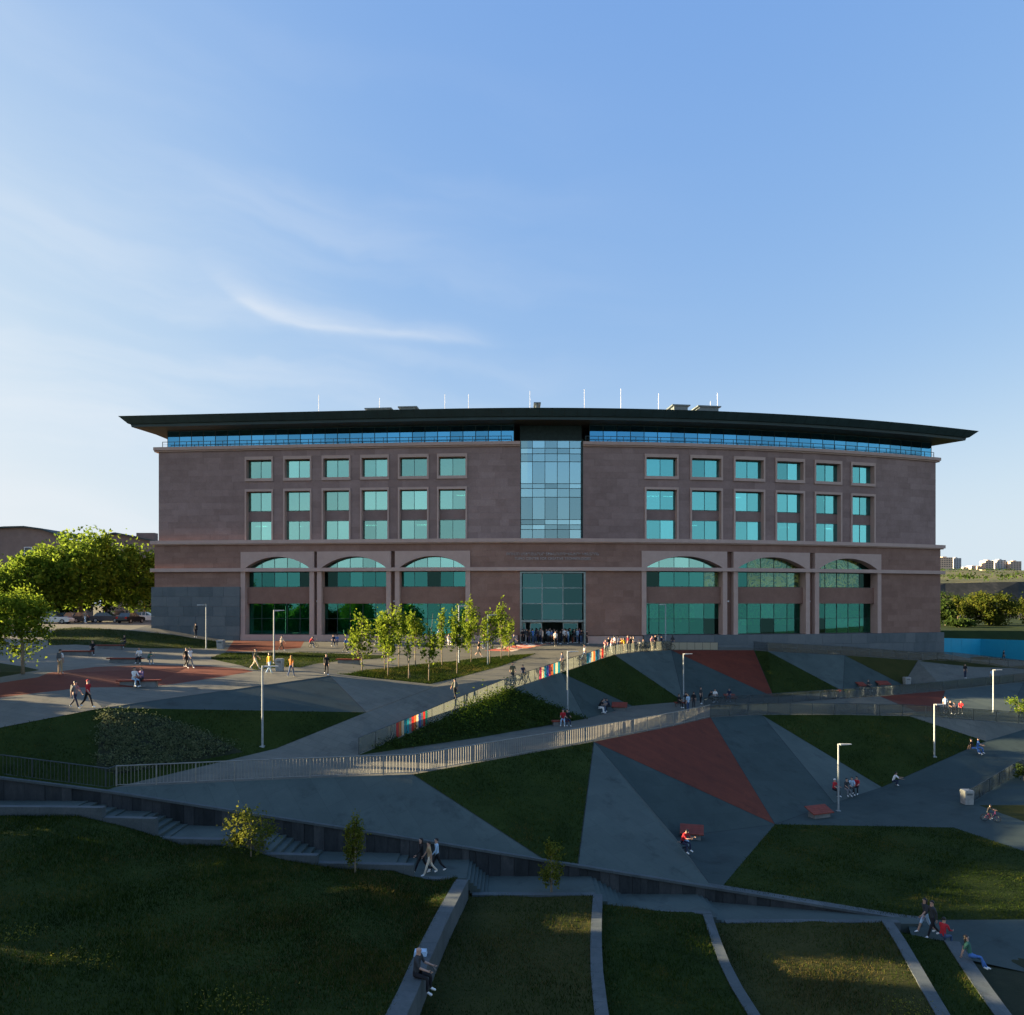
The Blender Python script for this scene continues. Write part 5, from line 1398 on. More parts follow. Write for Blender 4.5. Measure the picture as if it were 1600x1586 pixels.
def glass_rail(names, lab, h=1.1, pane_w=1.5, colours=None, mat=None, off=.1, solid_top=True):
    pp = polyline(names); L = lens(pp); root = empty('glass_railing', pp[0], label=lab, cat='railing')
    def rp(p): return p - root.location
    back = Vector((0, off, 0))
    mb = MB(); mb.tube([rp(p) + back + Vector((0, 0, h)) for p in pp], .022, 5); mb.build('top_rail', M_steel_d, root)
    mb = MB(); mb.box((-.02, -.02, -.15), (.02, .02, h)); pst = mb.mesh('post', [M_steel_d])
    def px_at(s):
        p, t = along(pp, L, s); return CX + F * p.x / p.y
    cuts = [0.0]; s = 0.0; cols = [None]
    n = max(1, round(L[-1] / pane_w))
    edges_ = [L[-1] * i / n for i in range(n + 1)]
    def pane_at(s0, s1, m):
        a, _ = along(pp, L, s0 + .02); b, t = along(pp, L, s1 - .02)
        sd = Vector((-t.y, t.x, 0)).normalized() * .008
        mb = MB(); z0, z1 = Vector((0, 0, .06)), Vector((0, 0, h - .03))
        mb.hexa([rp(a) + back - sd + z0, rp(b) + back - sd + z0, rp(b) + back + sd + z0, rp(a) + back + sd + z0, rp(a) + back - sd + z1, rp(b) + back - sd + z1, rp(b) + back + sd + z1, rp(a) + back + sd + z1])
        mb.build('pane', m, root)
    zones = []
    for (p0, p1, seq) in (colours or []):
        ss = [L[-1] * k / 800 for k in range(801)]
        s0 = min(ss, key=lambda q: abs(px_at(q) - p0)); s1 = min(ss, key=lambda q: abs(px_at(q) - p1)); zones.append((s0, s1, seq))
    for z0, z1, seq in zones:
        for i, c in enumerate(seq): pane_at(z0 + (z1 - z0) * i / len(seq), z0 + (z1 - z0) * (i + 1) / len(seq), RCOL[c])
    for a, b in zip(edges_, edges_[1:]):
        segs = [(a, b)]
        for z0, z1, _ in zones:
            nx = []
            for p, q in segs:
                if q <= z0 or p >= z1: nx.append((p, q))
                else:
                    if p < z0 - .1: nx.append((p, z0))
                    if q > z1 + .1: nx.append((z1, q))
            segs = nx
        for p, q in segs: pane_at(p, q, mat or M_rg)
    for e_ in edges_:
        p, _ = along(pp, L, e_); link('post', pst, root, rp(p) + back)
    return root
glass_rail(['D0', 'D1', 'D2', 'D3', 'D4', 'R1', 'R2', 'R3'], 'glass railing with bright coloured panes climbing to the entrance', colours=[
    (619, 668, ['red', 'orange', 'cream', 'teal', 'teal', 'grey', 'red', 'orange', 'cream', 'blue', 'grey', 'red', 'green']),
    (843, 875, ['pink', 'cream', 'teal', 'blue', 'pink', 'orange', 'teal', 'cream', 'teal']), (917, 943, ['teal', 'sky', 'cream', 'orange', 'teal', 'sky', 'cream', 'red'])])
glass_rail(['R3', hit(1122, 1016)], 'short sunlit fence of pale panes above the upper red triangle', h=.95, pane_w=1.0, mat=rail_glass_mat('rail_pale', (.62, .58, .46), .75))
glass_rail(['R3b', 'R4', 'R5', 'R6', 'R7', 'R8', 'R9'], 'dark glass railing below the basalt plinth', mat=M_rgd, pane_w=2.0)
glass_rail(['X0', 'X1', 'X2', 'X3', 'X4', 'X5'], 'dark glass railing on the ramp above the right red panel', mat=M_rgd, pane_w=2.0)
glass_rail(['S5', 'S6', 'S7', 'S8', 'S9', 'S10', 'S11'], 'dark glass railing above the right lawn', mat=M_rgd, pane_w=2.2)
glass_rail(['N6', 'N7', 'N8'], 'glass railing beside the bin at the lower right', mat=M_rgd, pane_w=2.0)

# ---- lamps
M_lamp = flat('lamp_grey', (.30, .34, .36), .45, .2)
M_lampw = flat('lamp_head_white', (.55, .56, .55), .4)
def lamp(px, py, ytop, lab, dirx=1, arm=.95):
    b = hit(px, py); h = (py - ytop) * b.y / F
    r = empty('street_lamp', b, label=lab, cat='street lamp', group='street lamps in the park')
    mb = MB(); mb.box((-.14, -.14, -.1), (.14, .14, .03)); mb.build('base', M_lamp, r)
    mb = MB(); mb.tube([(0, 0, 0), (0, 0, h)], [.075, .06], 8); mb.build('pole', M_lamp, r)
    mb = MB(); mb.tube([(0, 0, h - .12), (dirx * arm * .45, 0, h - .09)], .035, 6); mb.build('arm', M_lamp, r)
    mb = MB(); x0, x1 = sorted((dirx * arm * .12, dirx * arm)); mb.hexa([(x0, -.13, h - .10), (x1, -.09, h - .06), (x1, .09, h - .06), (x0, .13, h - .10), (x0, -.13, h - .01), (x1, -.09, h - .015), (x1, .09, h - .015), (x0, .13, h - .01)]); mb.build('lamp_head', M_lampw, r)
lamp(410, 1166, 1040, 'tall lamp post standing on the left lawn', 1, 1.0)
lamp(428, 1037, 953, 'lamp post beside the litter bin on the lawn strip')
lamp(322, 1013.5, 944.5, 'lamp post in front of the grey plinth', -1)
lamp(762, 1038, 960, 'lamp post among the young trees')
lamp(717, 1036, 946, 'lamp post half hidden behind the dense young tree')
lamp(887, 1112, 1017, 'lamp post in front of the coloured glass railing')
lamp(1068, 1095, 1021, 'sunlit lamp post on the middle slope')
lamp(1040, 1012, 944, 'lamp post in front of the first right arch', -1, .8)
lamp(1310, 1267, 1162, 'lamp post beside the red bench at the lower right')
lamp(1460, 1182, 1100, 'lamp post on the right lawn with a sunlit top')
lamp(1552, 1113, 1046, 'lamp post at the far right above the terrace')

# ---- bins
M_bin = flat('bin_concrete', (.30, .31, .30), .8); M_binl = flat('bin_lid', (.10, .12, .13), .5)
def bin_(px, py, w, h, lab):
    b = hit(px, py); s = F / b.y; w /= s; h /= s
    r = empty('litter_bin', b, label=lab, cat='litter bin', group='concrete litter bins')
    mb = MB(); k = w / 2; mb.hexa([(-k * .9, -k * .9, 0), (k * .9, -k * .9, 0), (k * .9, k * .9, 0), (-k * .9, k * .9, 0), (-k, -k, h * .84), (k, -k, h * .84), (k, k, h * .84), (-k, k, h * .84)]); mb.build('body', M_bin, r)
    mb = MB(); mb.hexa([(-k * 1.05, -k * 1.05, h * .84), (k * 1.05, -k * 1.05, h * .84), (k * 1.05, k * 1.05, h * .84), (-k * 1.05, k * 1.05, h * .84), (-k * .95, -k * .95, h), (k * .95, -k * .95, h), (k * .95, k * .95, h), (-k * .95, k * .95, h)]); mb.build('lid', M_bin, r)
    mb = MB(); mb.box((-k * .6, -k * 1.07, h * .68), (k * .6, -k * .9, h * .80)); mb.build('opening', M_binl, r)
bin_(437, 1048, 11, 19, 'concrete litter bin between two girls near the lawn strip')
bin_(345, 1014, 10, 14, 'concrete litter bin near the lamp before the grey plinth')
bin_(1417, 1070, 9, 12, 'concrete litter bin on the right ramp')
bin_(1511, 1256, 14, 22, 'concrete litter bin at the end of the lower right rail')

# ---- benches
M_slat = flat('bench_red', (.20, .035, .018), .6); M_bconc = flat('bench_concrete', (.16, .17, .17), .85)
def bench(px, py, wpx, lab, rz=0., h=.45, dep=.55):
    b = hit(px, py); w = wpx * b.y / F
    r = empty('bench', b, rz, label=lab, cat='bench', group='long red benches')
    mb = MB(); mb.box((-w * .42, -dep * .35, -.1), (w * .42, dep * .35, h - .1)); mb.build('base', M_bconc, r)
    for i in range(4):
        y0 = -dep / 2 + dep * i / 4; mb = MB(); mb.box((-w / 2, y0 + .01, h - .098), (w / 2, y0 + dep / 4 - .01, h)); mb.build('slat', M_slat, r)
    return r
bench(217, 1072, 64, 'red bench with two seated people on the red court', .12)
bench(120, 1024, 50, 'red bench left of the person in black', .0)
bench(172, 1014, 44, 'red bench on the dark lawn edge', .0)
bench(196, 1036, 56, 'grey topped red bench with a person in white', -.05)
bench(545, 1037, 40, 'grey topped bench left of the first young tree', -.1)
def lounger(px, py, wpx, lab, rz=0.):
    b = hit(px, py); w = wpx * b.y / F
    r = empty('lounger', b, rz, label=lab, cat='lounger', group='sloping red loungers')
    mb = MB(); mb.box((-w * .38, -.22, -.1), (w * .38, .45, .345)); mb.build('base', M_bconc, r)
    for i in range(5):
        y0, y1 = -.35 + .19 * i, -.35 + .19 * (i + 1) - .015; z = lambda y: .38 + (y + .35) * .38
        mb = MB(); mb.hexa([(-w / 2, y0, z(y0) - .06), (w / 2, y0, z(y0) - .06), (w / 2, y1, z(y1) - .06), (-w / 2, y1, z(y1) - .06), (-w / 2, y0, z(y0)), (w / 2, y0, z(y0)), (w / 2, y1, z(y1)), (-w / 2, y1, z(y1))]); mb.build('slat', M_slat, r)
lounger(968, 1110, 24, 'red lounger beside the seated pair on the middle walkway', -.2)
lounger(1142, 1096, 18, 'red lounger below the upper red triangle', .1)
lounger(1081, 1310, 36, 'red lounger beside the child in white on the lower platform', -.25)
lounger(1282, 1277, 40, 'red lounger left of the lower right lamp', .35)
lounger(1347, 1076, 13, 'small red lounger left of the right bin', .2)
lounger(1381, 1074, 20, 'red lounger next to the right bin', .1)
bench(875, 1134, 26, 'bench with a seated couple beside the lower walkway', .15)
bench(1062, 1104, 16, 'bench end behind the group at the middle rail', .1)
# stone seat with sunlit edge on the left of the entrance and painted pattern on the paving
b0 = hit(632, 1009); mb = MB(); mb.box((-3.4, -.3, -.1), (3.4, .3, .42)); mb.build('stone_bench', M_bconc, loc=b0, label='long low stone seat behind the young trees', cat='bench')
m, nt, bs = base_mat('painted_pattern', rough=.8)
g = node(nt, "ShaderNodeTexCoord"); v = node(nt, "ShaderNodeTexVoronoi"); v.inputs["Scale"].default_value = 1.6; nt.links.new(g.outputs["Object"], v.inputs["Vector"])
cr = ramp(nt, v.outputs["Color"], [(.0, (.45, .08, .05)), (.3, (.60, .50, .40)), (.5, (.50, .13, .08)), (.65, (.16, .13, .11)), (.8, (.62, .30, .14))]); nt.nodes[-1].color_ramp.interpolation = 'CONSTANT'; nt.links.new(cr, bs.inputs["Base Color"])
corn = [hit(757, 1017), hit(800, 1018), hit(862, 1005.5), hit(822, 1005)]
mb = MB(); c0 = sum(corn, Vector()) / 4
mb.add([p - c0 + Vector((0, 0, .012)) for p in corn], [(0, 1, 2, 3)]); mb.build('painted_paving', m, loc=c0, kind='structure', label='red and white pattern painted on the plaza before the entrance')
# ================================================================== people
def fk_pose(lean=0., th=(0, 0), kn=(0, 0), sh=(0, 0), el_=(10, 10), head=0., spread=.0, twist=0., arm_out=(6, 6)):
    """joint positions; facing -Y. angles in degrees, forward positive; pairs are (left, right)"""
    R = math.radians
    J = {}
    fw = lambda a: Vector((0, -math.sin(R(a)), math.cos(R(a))))       # up vector leaning forward by a
    J['pelvis'] = Vector((0, 0, 0))
    J['belly'] = fw(lean * .7) * .18
    J['chest'] = J['belly'] + fw(lean) * .21
    J['neck'] = J['chest'] + fw(lean) * .165
    J['head0'] = J['neck'] + fw(lean * .6 + head) * .095
    J['head1'] = J['head0'] + fw(lean * .3 + head) * .105
    for i, s in enumerate((-1, 1)):
        k = 'LR'[i]
        J['sho' + k] = J['chest'] + fw(lean) * .105 + Vector((s * .17, 0, 0))
        dn = Vector((0, -math.sin(R(sh[i] + lean * 0)), -math.cos(R(sh[i]))))
        J['elb' + k] = J['sho' + k] + dn * .285 + Vector((s * math.sin(R(arm_out[i])) * .28, 0, 0))
        d2 = Vector((-s * .10 * min(1, el_[i] / 60), -math.sin(R(sh[i] + el_[i])), -math.cos(R(sh[i] + el_[i])))).normalized()
        J['wri' + k] = J['elb' + k] + d2 * .25
        J['han' + k] = J['wri' + k] + d2 * .095
        J['hip' + k] = Vector((s * .085, 0, -.05))
        dt = Vector((s * spread, -math.sin(R(th[i])), -math.cos(R(th[i])))).normalized()
        J['kne' + k] = J['hip' + k] + dt * .42
        ds = Vector((s * spread * .5, -math.sin(R(th[i] - kn[i])), -math.cos(R(th[i] - kn[i])))).normalized()
        J['ank' + k] = J['kne' + k] + ds * .40
        ft = R(th[i] - kn[i]) * .35
        J['toe' + k] = J['ank' + k] + Vector((s * .02, -.17 * math.cos(ft), -.055 - .1 * math.sin(-ft) * 0))
    low = min(min(J['ankL'].z, J['ankR'].z) - .085, min(J['toeL'].z, J['toeR'].z) - .035)
    for k in J: J[k] = J[k] - Vector((0, 0, low))
    return J
RAD = dict(pelvis=(.135, .105), belly=(.120, .095), chest=(.150, .105), neck=(.055, .055), head0=(.082, .092), head1=(.078, .088), sho=(.065, .065), elb=(.045, .045), wri=(.031, .031), han=(.040, .028), hip=(.088, .090), kne=(.060, .062), ank=(.045, .048), toe=(.042, .034))
SEG = [('pelvis', 'belly', 1), ('belly', 'chest', 1), ('chest', 'neck', 1), ('neck', 'head0', 0), ('head0', 'head1', 0)]
for k in 'LR':
    SEG += [('chest', 'sho' + k, 1), ('sho' + k, 'elb' + k, 1), ('elb' + k, 'wri' + k, 2), ('wri' + k, 'han' + k, 0), ('pelvis', 'hip' + k, 3), ('hip' + k, 'kne' + k, 3), ('kne' + k, 'ank' + k, 4), ('ank' + k, 'toe' + k, 5)]
def person_mesh(name, J):
    names_ = list(J); ix = {n: i for i, n in enumerate(names_)}
    me = bpy.data.meshes.new('tmp'); me.from_pydata([J[n] for n in names_], [(ix[a], ix[b]) for a, b, _ in SEG], [])
    ob = bpy.data.objects.new('tmp', me); COL.objects.link(ob)
    md = ob.modifiers.new('skin', 'SKIN'); md.use_smooth_shade = True
    sv = me.skin_vertices[0].data
    for n in names_:
        k = n if n in RAD else n[:-1]; sv[ix[n]].radius = RAD[k]; sv[ix[n]].use_root = (n == 'pelvis')
    sd_ = ob.modifiers.new('sub', 'SUBSURF'); sd_.levels = 1; sd_.render_levels = 1
    bpy.context.view_layer.update()
    out = bpy.data.meshes.new_from_object(ob.evaluated_get(bpy.context.evaluated_depsgraph_get()))
    bpy.data.objects.remove(ob); bpy.data.meshes.remove(me)
    mb = MB()
    segs = [(J[a], J[b], m, a) for a, b, m in SEG]
    vs = [v.co.copy() for v in out.vertices]
    for p in out.polygons:
        c = p.center; best, bm = 1e9, 0
        for a, b, m, an in segs:
            ab = b - a; t = max(0, min(1, (c - a).dot(ab) / max(ab.length_squared, 1e-9))); d = (a + ab * t - c).length
            if m in (0,) and an == 'neck': d *= 1.0
            if d < best: best, bm = d, m
        mb.f.append(tuple(p.vertices)); mb.m.append(bm); mb.t.append(.5)
    mb.v = [tuple(v) for v in vs]
    bpy.data.meshes.remove(out)
    # face: nose, ears, eyes, mouth on the same mesh
    h0, h1 = J['head0'], J['head1']; up = (h1 - h0).normalized(); f = Vector((0, -1, 0)); f = (f - up * f.dot(up)).normalized(); sd = Vector((1, 0, 0)); c = h0 + up * .045
    mb.add([c + f * .085 + sd * .014 - up * .01, c + f * .085 - sd * .014 - up * .01, c + f * .075 + up * .035, c + f * .112 - up * .008], [(0, 3, 1), (0, 2, 3), (1, 3, 2)], 0)
    for s in (-1, 1):
        mb.ball(c + f * .083 + sd * .033 * s + up * .03, .011, 6, 4, 5)
        mb.ball(c + sd * .084 * s + f * .0, .024, 6, 4, 0, (.4, 1, 1.2))
    mb.ball(c + f * .086 - up * .038, .016, 6, 4, 6, (1.3, .4, .35))
    # fingers: five unequal bent chains rooted in each palm
    for k, s in (('L', -1), ('R', 1)):
        w, h_ = J['wri' + k], J['han' + k]; d = (h_ - w).normalized(); lat = Vector((0, -1, 0)); lat = (lat - d * lat.dot(d)); lat = lat.normalized() if lat.length > .2 else Vector((1, 0, 0)); inn = d.cross(lat).normalized()
        if inn.x * s > 0: inn = -inn
        for q, ln in enumerate((.062, .074, .078, .070)):
            o = h_ + lat * (-.030 + .019 * q) + d * .018
            mb.tube([o, o + d * ln * .5 + inn * .008, o + d * ln * .85 + inn * .030], [.0095, .009, .007], 5, 0)
        o = w.lerp(h_, .45) + lat * .03
        mb.tube([o, o + lat * .03 + d * .025, o + lat * .036 + d * .055 + inn * .012], [.011, .010, .008], 5, 0)
    m = mb.mesh(name, [flat('skin_light', (.42, .26, .19), .6)] * 7, True)
    return m, J
POSES = {}
def pose(name, **kw): POSES[name] = person_mesh('person_' + name, fk_pose(**kw))
pose('stand', th=(3, -3), sh=(2, -2), el_=(12, 14))
pose('stand_phone', lean=4, th=(2, -4), sh=(25, 5), el_=(95, 12), head=18)
pose('walk', lean=4, th=(26, -22), kn=(6, 22), sh=(-22, 22), el_=(18, 24))
pose('walk2', lean=3, th=(-20, 22), kn=(24, 4), sh=(18, -18), el_=(20, 16))
pose('sit', lean=8, th=(86, 82), kn=(86, 84), sh=(25, 25), el_=(50, 55), spread=.12)
pose('sit_bent', lean=30, th=(84, 88), kn=(80, 88), sh=(45, 40), el_=(60, 70), head=25, spread=.15)
pose('sit_low', lean=-14, th=(98, 78), kn=(88, 48), sh=(-28, -24), el_=(12, 12), spread=.1)
pose('squat', lean=28, th=(112, 100), kn=(128, 120), sh=(50, 55), el_=(30, 35), head=-10, spread=.2)
pose('lean', lean=16, th=(8, 2), kn=(4, 4), sh=(48, 50), el_=(42, 40), arm_out=(10, 10))
pose('ride', lean=26, th=(70, 35), kn=(80, 40), sh=(62, 62), el_=(14, 14), spread=.08)
pose('recline', lean=-32, th=(70, 78), kn=(35, 50), sh=(-30, -25), el_=(10, 12), spread=.1)
# hair: a cap and a long version, both shared meshes
def hair_mesh(long_):
    mb = MB(); vs, fs = [], []
    for i in range(7):
        th_ = math.pi * .58 * i / 6
        for k in range(12):
            a = 2 * math.pi * k / 12; fr = -math.sin(a)
            t = min(th_, math.pi * (.36 if fr > .35 else .60))
            vs.append((.094 * math.sin(t) * math.cos(a), .105 * math.sin(t) * math.sin(a) + .010, .100 * math.cos(t)))
    for i in range(6):
        for k in range(12): fs.append((i * 12 + k, (i + 1) * 12 + k, (i + 1) * 12 + (k + 1) % 12, i * 12 + (k + 1) % 12))
    mb.add(vs, fs)
    if long_:
        mb.hexa([(-.075, .03, -.26), (.075, .03, -.26), (.06, .085, -.27), (-.06, .085, -.27), (-.085, .01, .02), (.085, .01, .02), (.07, .10, .03), (-.07, .10, .03)])
    return mb.mesh('hair', [flat('hair_dark', (.012, .010, .009), .5)], True)
HAIR = {False: hair_mesh(False), True: hair_mesh(True)}
PAL = dict(black=(.012, .012, .015), navy=(.015, .025, .06), white=(.75, .74, .72), grey=(.18, .19, .20), red=(.42, .02, .03), blue=(.06, .16, .42), jeans=(.05, .09, .18), tan=(.36, .26, .15), yellow=(.55, .33, .02), green=(.04, .14, .10), pink=(.55, .25, .24),
           cream=(.62, .54, .42), sky=(.35, .50, .65), purple=(.16, .10, .22), olive=(.10, .10, .06), skin=(.42, .26, .19), brown=(.10, .06, .04), orange=(.5, .18, .03), teal=(.03, .22, .24), charcoal=(.035, .04, .045), blond=(.25, .15, .05))
def cloth(c): return flat('cloth_' + c, PAL[c], .85, var=.1, scale=6) if c != 'skin' else flat('skin_light', PAL['skin'], .6)
M_lips = flat('lips', (.28, .10, .09), .5)
BAG = MB(); BAG.hexa([(-.15, .0, 0), (.15, .0, 0), (.13, .14, 0), (-.13, .14, 0), (-.13, 0, .42), (.13, 0, .42), (.10, .11, .40), (-.10, .11, .40)]); bag_mesh = BAG.mesh('backpack', [flat('backpack_grey', (.08, .09, .09), .8)])
def person(px, py, ps, face, top, bottom, label, shoes='white', sleeves='skin', calf=None, long_=False, height=1.70, z=None, bag=False, group='people in the park', at=None, hair=None, depth=None, bald=False):
    """feet at a photo pixel on the terrain; face = heading in degrees, 0 towards the viewer, 90 to the right"""
    loc = at if at is not None else (P(px, py, depth) if depth else hit(px, py))
    me, J = POSES[ps]
    s = height / 1.70
    o = link('person', me, loc=loc, label=label, cat='person', group=group)
    o.rotation_euler = (0, 0, math.radians(face)); o.scale = (s, s, s)
    if z is not None: o.location.z = z
    mats = [cloth('skin'), cloth(top), cloth('skin' if sleeves == 'skin' else top), cloth(bottom), cloth(calf or bottom), cloth(shoes), M_lips]
    for i, m in enumerate(mats):
        o.material_slots[i].link = 'OBJECT'; o.material_slots[i].material = m
    up = (J['head1'] - J['head0']).normalized()
    if not bald:
        h = link('hair', HAIR[long_], o); h.location = J['head0'] + up * .062
        h.rotation_euler = (math.atan2(-up.y, up.z) * 1.0, 0, 0)
        if hair: h.material_slots[0].link = 'OBJECT'; h.material_slots[0].material = cloth(hair)
    if bag:
        bo = link('backpack', bag_mesh, o); bo.location = J['belly'] + Vector((0, .10, -.02))
    return o
PP = 'people on the plaza'
# plaza, left part
person(117, 1107, 'walk', 80, 'grey', 'navy', 'boy in a grey backpack walking ahead on the left path', bag=True, height=1.72)
person(137, 1106, 'walk2', 80, 'red', 'black', 'boy in a red shirt and red cap walking', hair='red', height=1.76)
person(94, 1053, 'stand', 180, 'white', 'tan', 'person with a backpack and tan trousers seen from behind', bag=True, height=1.72)
person(145, 1021.5, 'sit', 20, 'black', 'black', 'person in black sitting at the end of a red bench', at=hit(145, 1024))
person(195, 1012, 'sit', -10, 'black', 'charcoal', 'person in a black jacket and white shirt sitting by the dark lawn')
person(218, 1037, 'sit', 10, 'white', 'black', 'person in white sitting on the grey topped bench')
person(232, 1038, 'sit_bent', 60, 'green', 'grey', 'person in grey green sitting beside the grey topped bench', height=1.45)
person(209, 1073, 'sit', 60, 'white', 'sky', 'girl in white sitting on the red bench', sleeves='long', long_=True)
person(222, 1073, 'sit', -20, 'purple', 'black', 'person in dark checks and black trousers on the red bench')
person(291, 1044, 'walk', 60, 'black', 'black', 'person in black walking with a friend past the red court')
person(297, 1044, 'walk2', 60, 'white', 'grey', 'friend in a white shirt walking beside the person in black', sleeves='long')
person(306, 996, 'stand', 0, 'black', 'black', 'lone person in black standing before the grey plinth', sleeves='long')
person(399, 1046, 'walk', 100, 'olive', 'cream', 'walker with a dark green backpack and pale trousers', bag=True)
person(421, 1053, 'walk2', 150, 'yellow', 'sky', 'girl in a yellow jacket walking away', sleeves='long', long_=True)
person(455, 1058, 'walk', 170, 'orange', 'jeans', 'girl with long blond hair and a shirt tied at the waist', long_=True, hair='blond')
person(510, 1055, 'walk2', 20, 'black', 'black', 'person all in black with white shoes at the slope corner', sleeves='long')
person(440, 1016.5, 'walk', 80, 'cream', 'black', 'walker in a cream top near the red strip')
person(484, 1012, 'sit_bent', 90, 'red', 'grey', 'person in red bending on the seat before the arch', sleeves='long')
person(521, 1010, 'sit', 10, 'navy', 'navy', 'left of two people in dark blue sitting by the arch')
person(527, 1010, 'sit', -10, 'blue', 'navy', 'right of two people in blue sitting by the arch')
person(540, 1020, 'walk', 80, 'blue', 'olive', 'walker in a blue shirt left of the young trees')
person(548, 1020, 'walk2', 80, 'charcoal', 'black', 'dark walker beside the one in the blue shirt')
person(558, 1036, 'sit', 100, 'brown', 'black', 'person in brown sitting on the bench by the first young tree')
person(382, 998, 'stand', 30, 'green', 'white', 'person in green standing at the first arch pier')
person(390, 998, 'stand_phone', -20, 'orange', 'green', 'person in orange at the first arch pier')
person(399, 998, 'sit', 20, 'navy', 'jeans', 'person in dark blue sitting at the first arch')
person(571, 1004, 'stand', 0, 'navy', 'black', 'person in navy standing behind the first young tree')
person(576, 1004, 'stand', 30, 'white', 'grey', 'person in white behind the first young tree')
person(592, 1008, 'sit_bent', -30, 'purple', 'grey', 'crouched person with a purple bag behind the trees')
person(686, 1005, 'stand', 20, 'sky', 'grey', 'person in pale blue seen between the trees')
person(701, 1008, 'sit', 20, 'cream', 'white', 'person in cream sitting behind the trees')
person(748, 1026, 'walk', 80, 'black', 'charcoal', 'person in black shorts walking behind the lamp', calf='skin')
person(756, 1014, 'stand', 0, 'navy', 'jeans', 'person in navy standing behind the lamp on the sunlit lawn')
person(785, 1013, 'walk2', -80, 'black', 'black', 'person in black walking on the painted pattern')
person(803, 1013, 'walk', 80, 'grey', 'navy', 'walker with a pale top at the edge of the painted pattern')
person(868, 1010, 'stand', 180, 'white', 'black', 'person in a white shirt standing alone before the doors', height=1.78)
# crowd at the doors
EG = 'crowd at the entrance doors'
crowd = [(816, 'black', 'black', 'leftmost dark figure at the entrance'), (822, 'charcoal', 'grey', 'second dark figure left of the doors'), (827, 'black', 'navy', 'third dark figure left of the doors'), (833, 'blue', 'jeans', 'person in blue left of the doors'),
         (848, 'cream', 'black', 'person in a cream shirt at the door'), (857, 'sky', 'charcoal', 'person in pale blue at the open door'), (862, 'blue', 'black', 'person in a bright blue shirt at the open door'), (874, 'black', 'black', 'dark figure in the open doorway'),
         (882, 'white', 'black', 'person in a white top right of the doorway'), (888, 'sky', 'jeans', 'person in white and jeans right of the doorway'), (902, 'sky', 'jeans', 'person in pale blue right of the doors'), (908, 'black', 'jeans', 'person in black right of the doors'),
         (917, 'black', 'black', 'dark figure standing at the right door jamb'), (930, 'charcoal', 'sky', 'small figure in dark top along the wall')]
for i, (px, t, b_, lab) in enumerate(crowd):
    person(px, 1004.8 + (i * 7 % 5) * .45, ['stand', 'stand_phone', 'stand', 'lean'][i % 4], (i * 67) % 360, t, b_, lab, group=EG, height=1.62 + (i * 13 % 7) * .025, sleeves=('long' if i % 3 else 'skin'), long_=(i % 4 == 1))
more = [(819, 'charcoal', 'black', 'dark figure behind the leftmost ones at the entrance'), (837, 'navy', 'jeans', 'person in navy beside the one in blue at the doors'), (841, 'charcoal', 'black', 'dark figure at the left door leaf'), (845, 'grey', 'navy', 'person in grey at the left door leaf'),
        (852, 'charcoal', 'black', 'dark figure behind the cream shirt at the door'), (859, 'olive', 'black', 'person in olive in the doorway'), (866, 'navy', 'black', 'person in navy in the middle of the doorway'), (870, 'charcoal', 'jeans', 'person in charcoal in the middle of the doorway'),
        (878, 'black', 'navy', 'dark figure at the right side of the doorway'), (885, 'charcoal', 'black', 'dark figure between two pale tops at the doors'), (893, 'green', 'black', 'person in green at the right door leaf'), (897, 'black', 'charcoal', 'dark figure at the right door leaf'), (905, 'purple', 'black', 'person in purple right of the doors'), (912, 'charcoal', 'navy', 'dark figure by the right door jamb')]
for i, (px, t, b_, lab) in enumerate(more):
    person(px, 1003.9 + (i * 5 % 4) * .3, ['stand', 'lean', 'stand_phone'][i % 3], (i * 97 + 30) % 360, t, b_, lab, group=EG, height=1.6 + (i * 11 % 7) * .03, sleeves=('long' if i % 2 else 'skin'), long_=(i % 3 == 1))
person(943, 1005, 'sit', 0, 'sky', 'black', 'left of two people sitting at the wall right of the entrance', group=EG)
person(949, 1005, 'sit', 20, 'grey', 'purple', 'right of two people sitting at the wall right of the entrance', group=EG)
# group leaning on the rail in the sun
SG = 'sunlit group at the top rail'
for i, (px, py, ps, t, b_, lab) in enumerate(((946, 1022.5, 'lean', 'pink', 'cream', 'leftmost of the sunlit group, in pink'), (955, 1020, 'lean', 'pink', 'white', 'person in pale pink among the sunlit group'), (960, 1017, 'stand', 'white', 'black', 'person in white behind the sunlit group'),
                                              (971, 1019, 'stand', 'orange', 'brown', 'person in orange in the sunlit group'), (976, 1020, 'lean', 'yellow', 'cream', 'person in yellow sitting on the rail'), (981, 1017, 'stand', 'red', 'black', 'person in dark red behind the one in yellow'),
                                              (999, 1017, 'sit', 'white', 'charcoal', 'person sitting apart on the rail right of the group'), (1019, 1016.5, 'stand', 'pink', 'cream', 'person in pink standing near the bicycles'), (1028, 1015.5, 'stand', 'cream', 'cream', 'person in black and cream beside the bicycles'))):
    person(px, py, ps, (i * 53) % 360, t, b_, lab, group=SG, height=1.62 + (i % 3) * .06, long_=(i % 2 == 0))
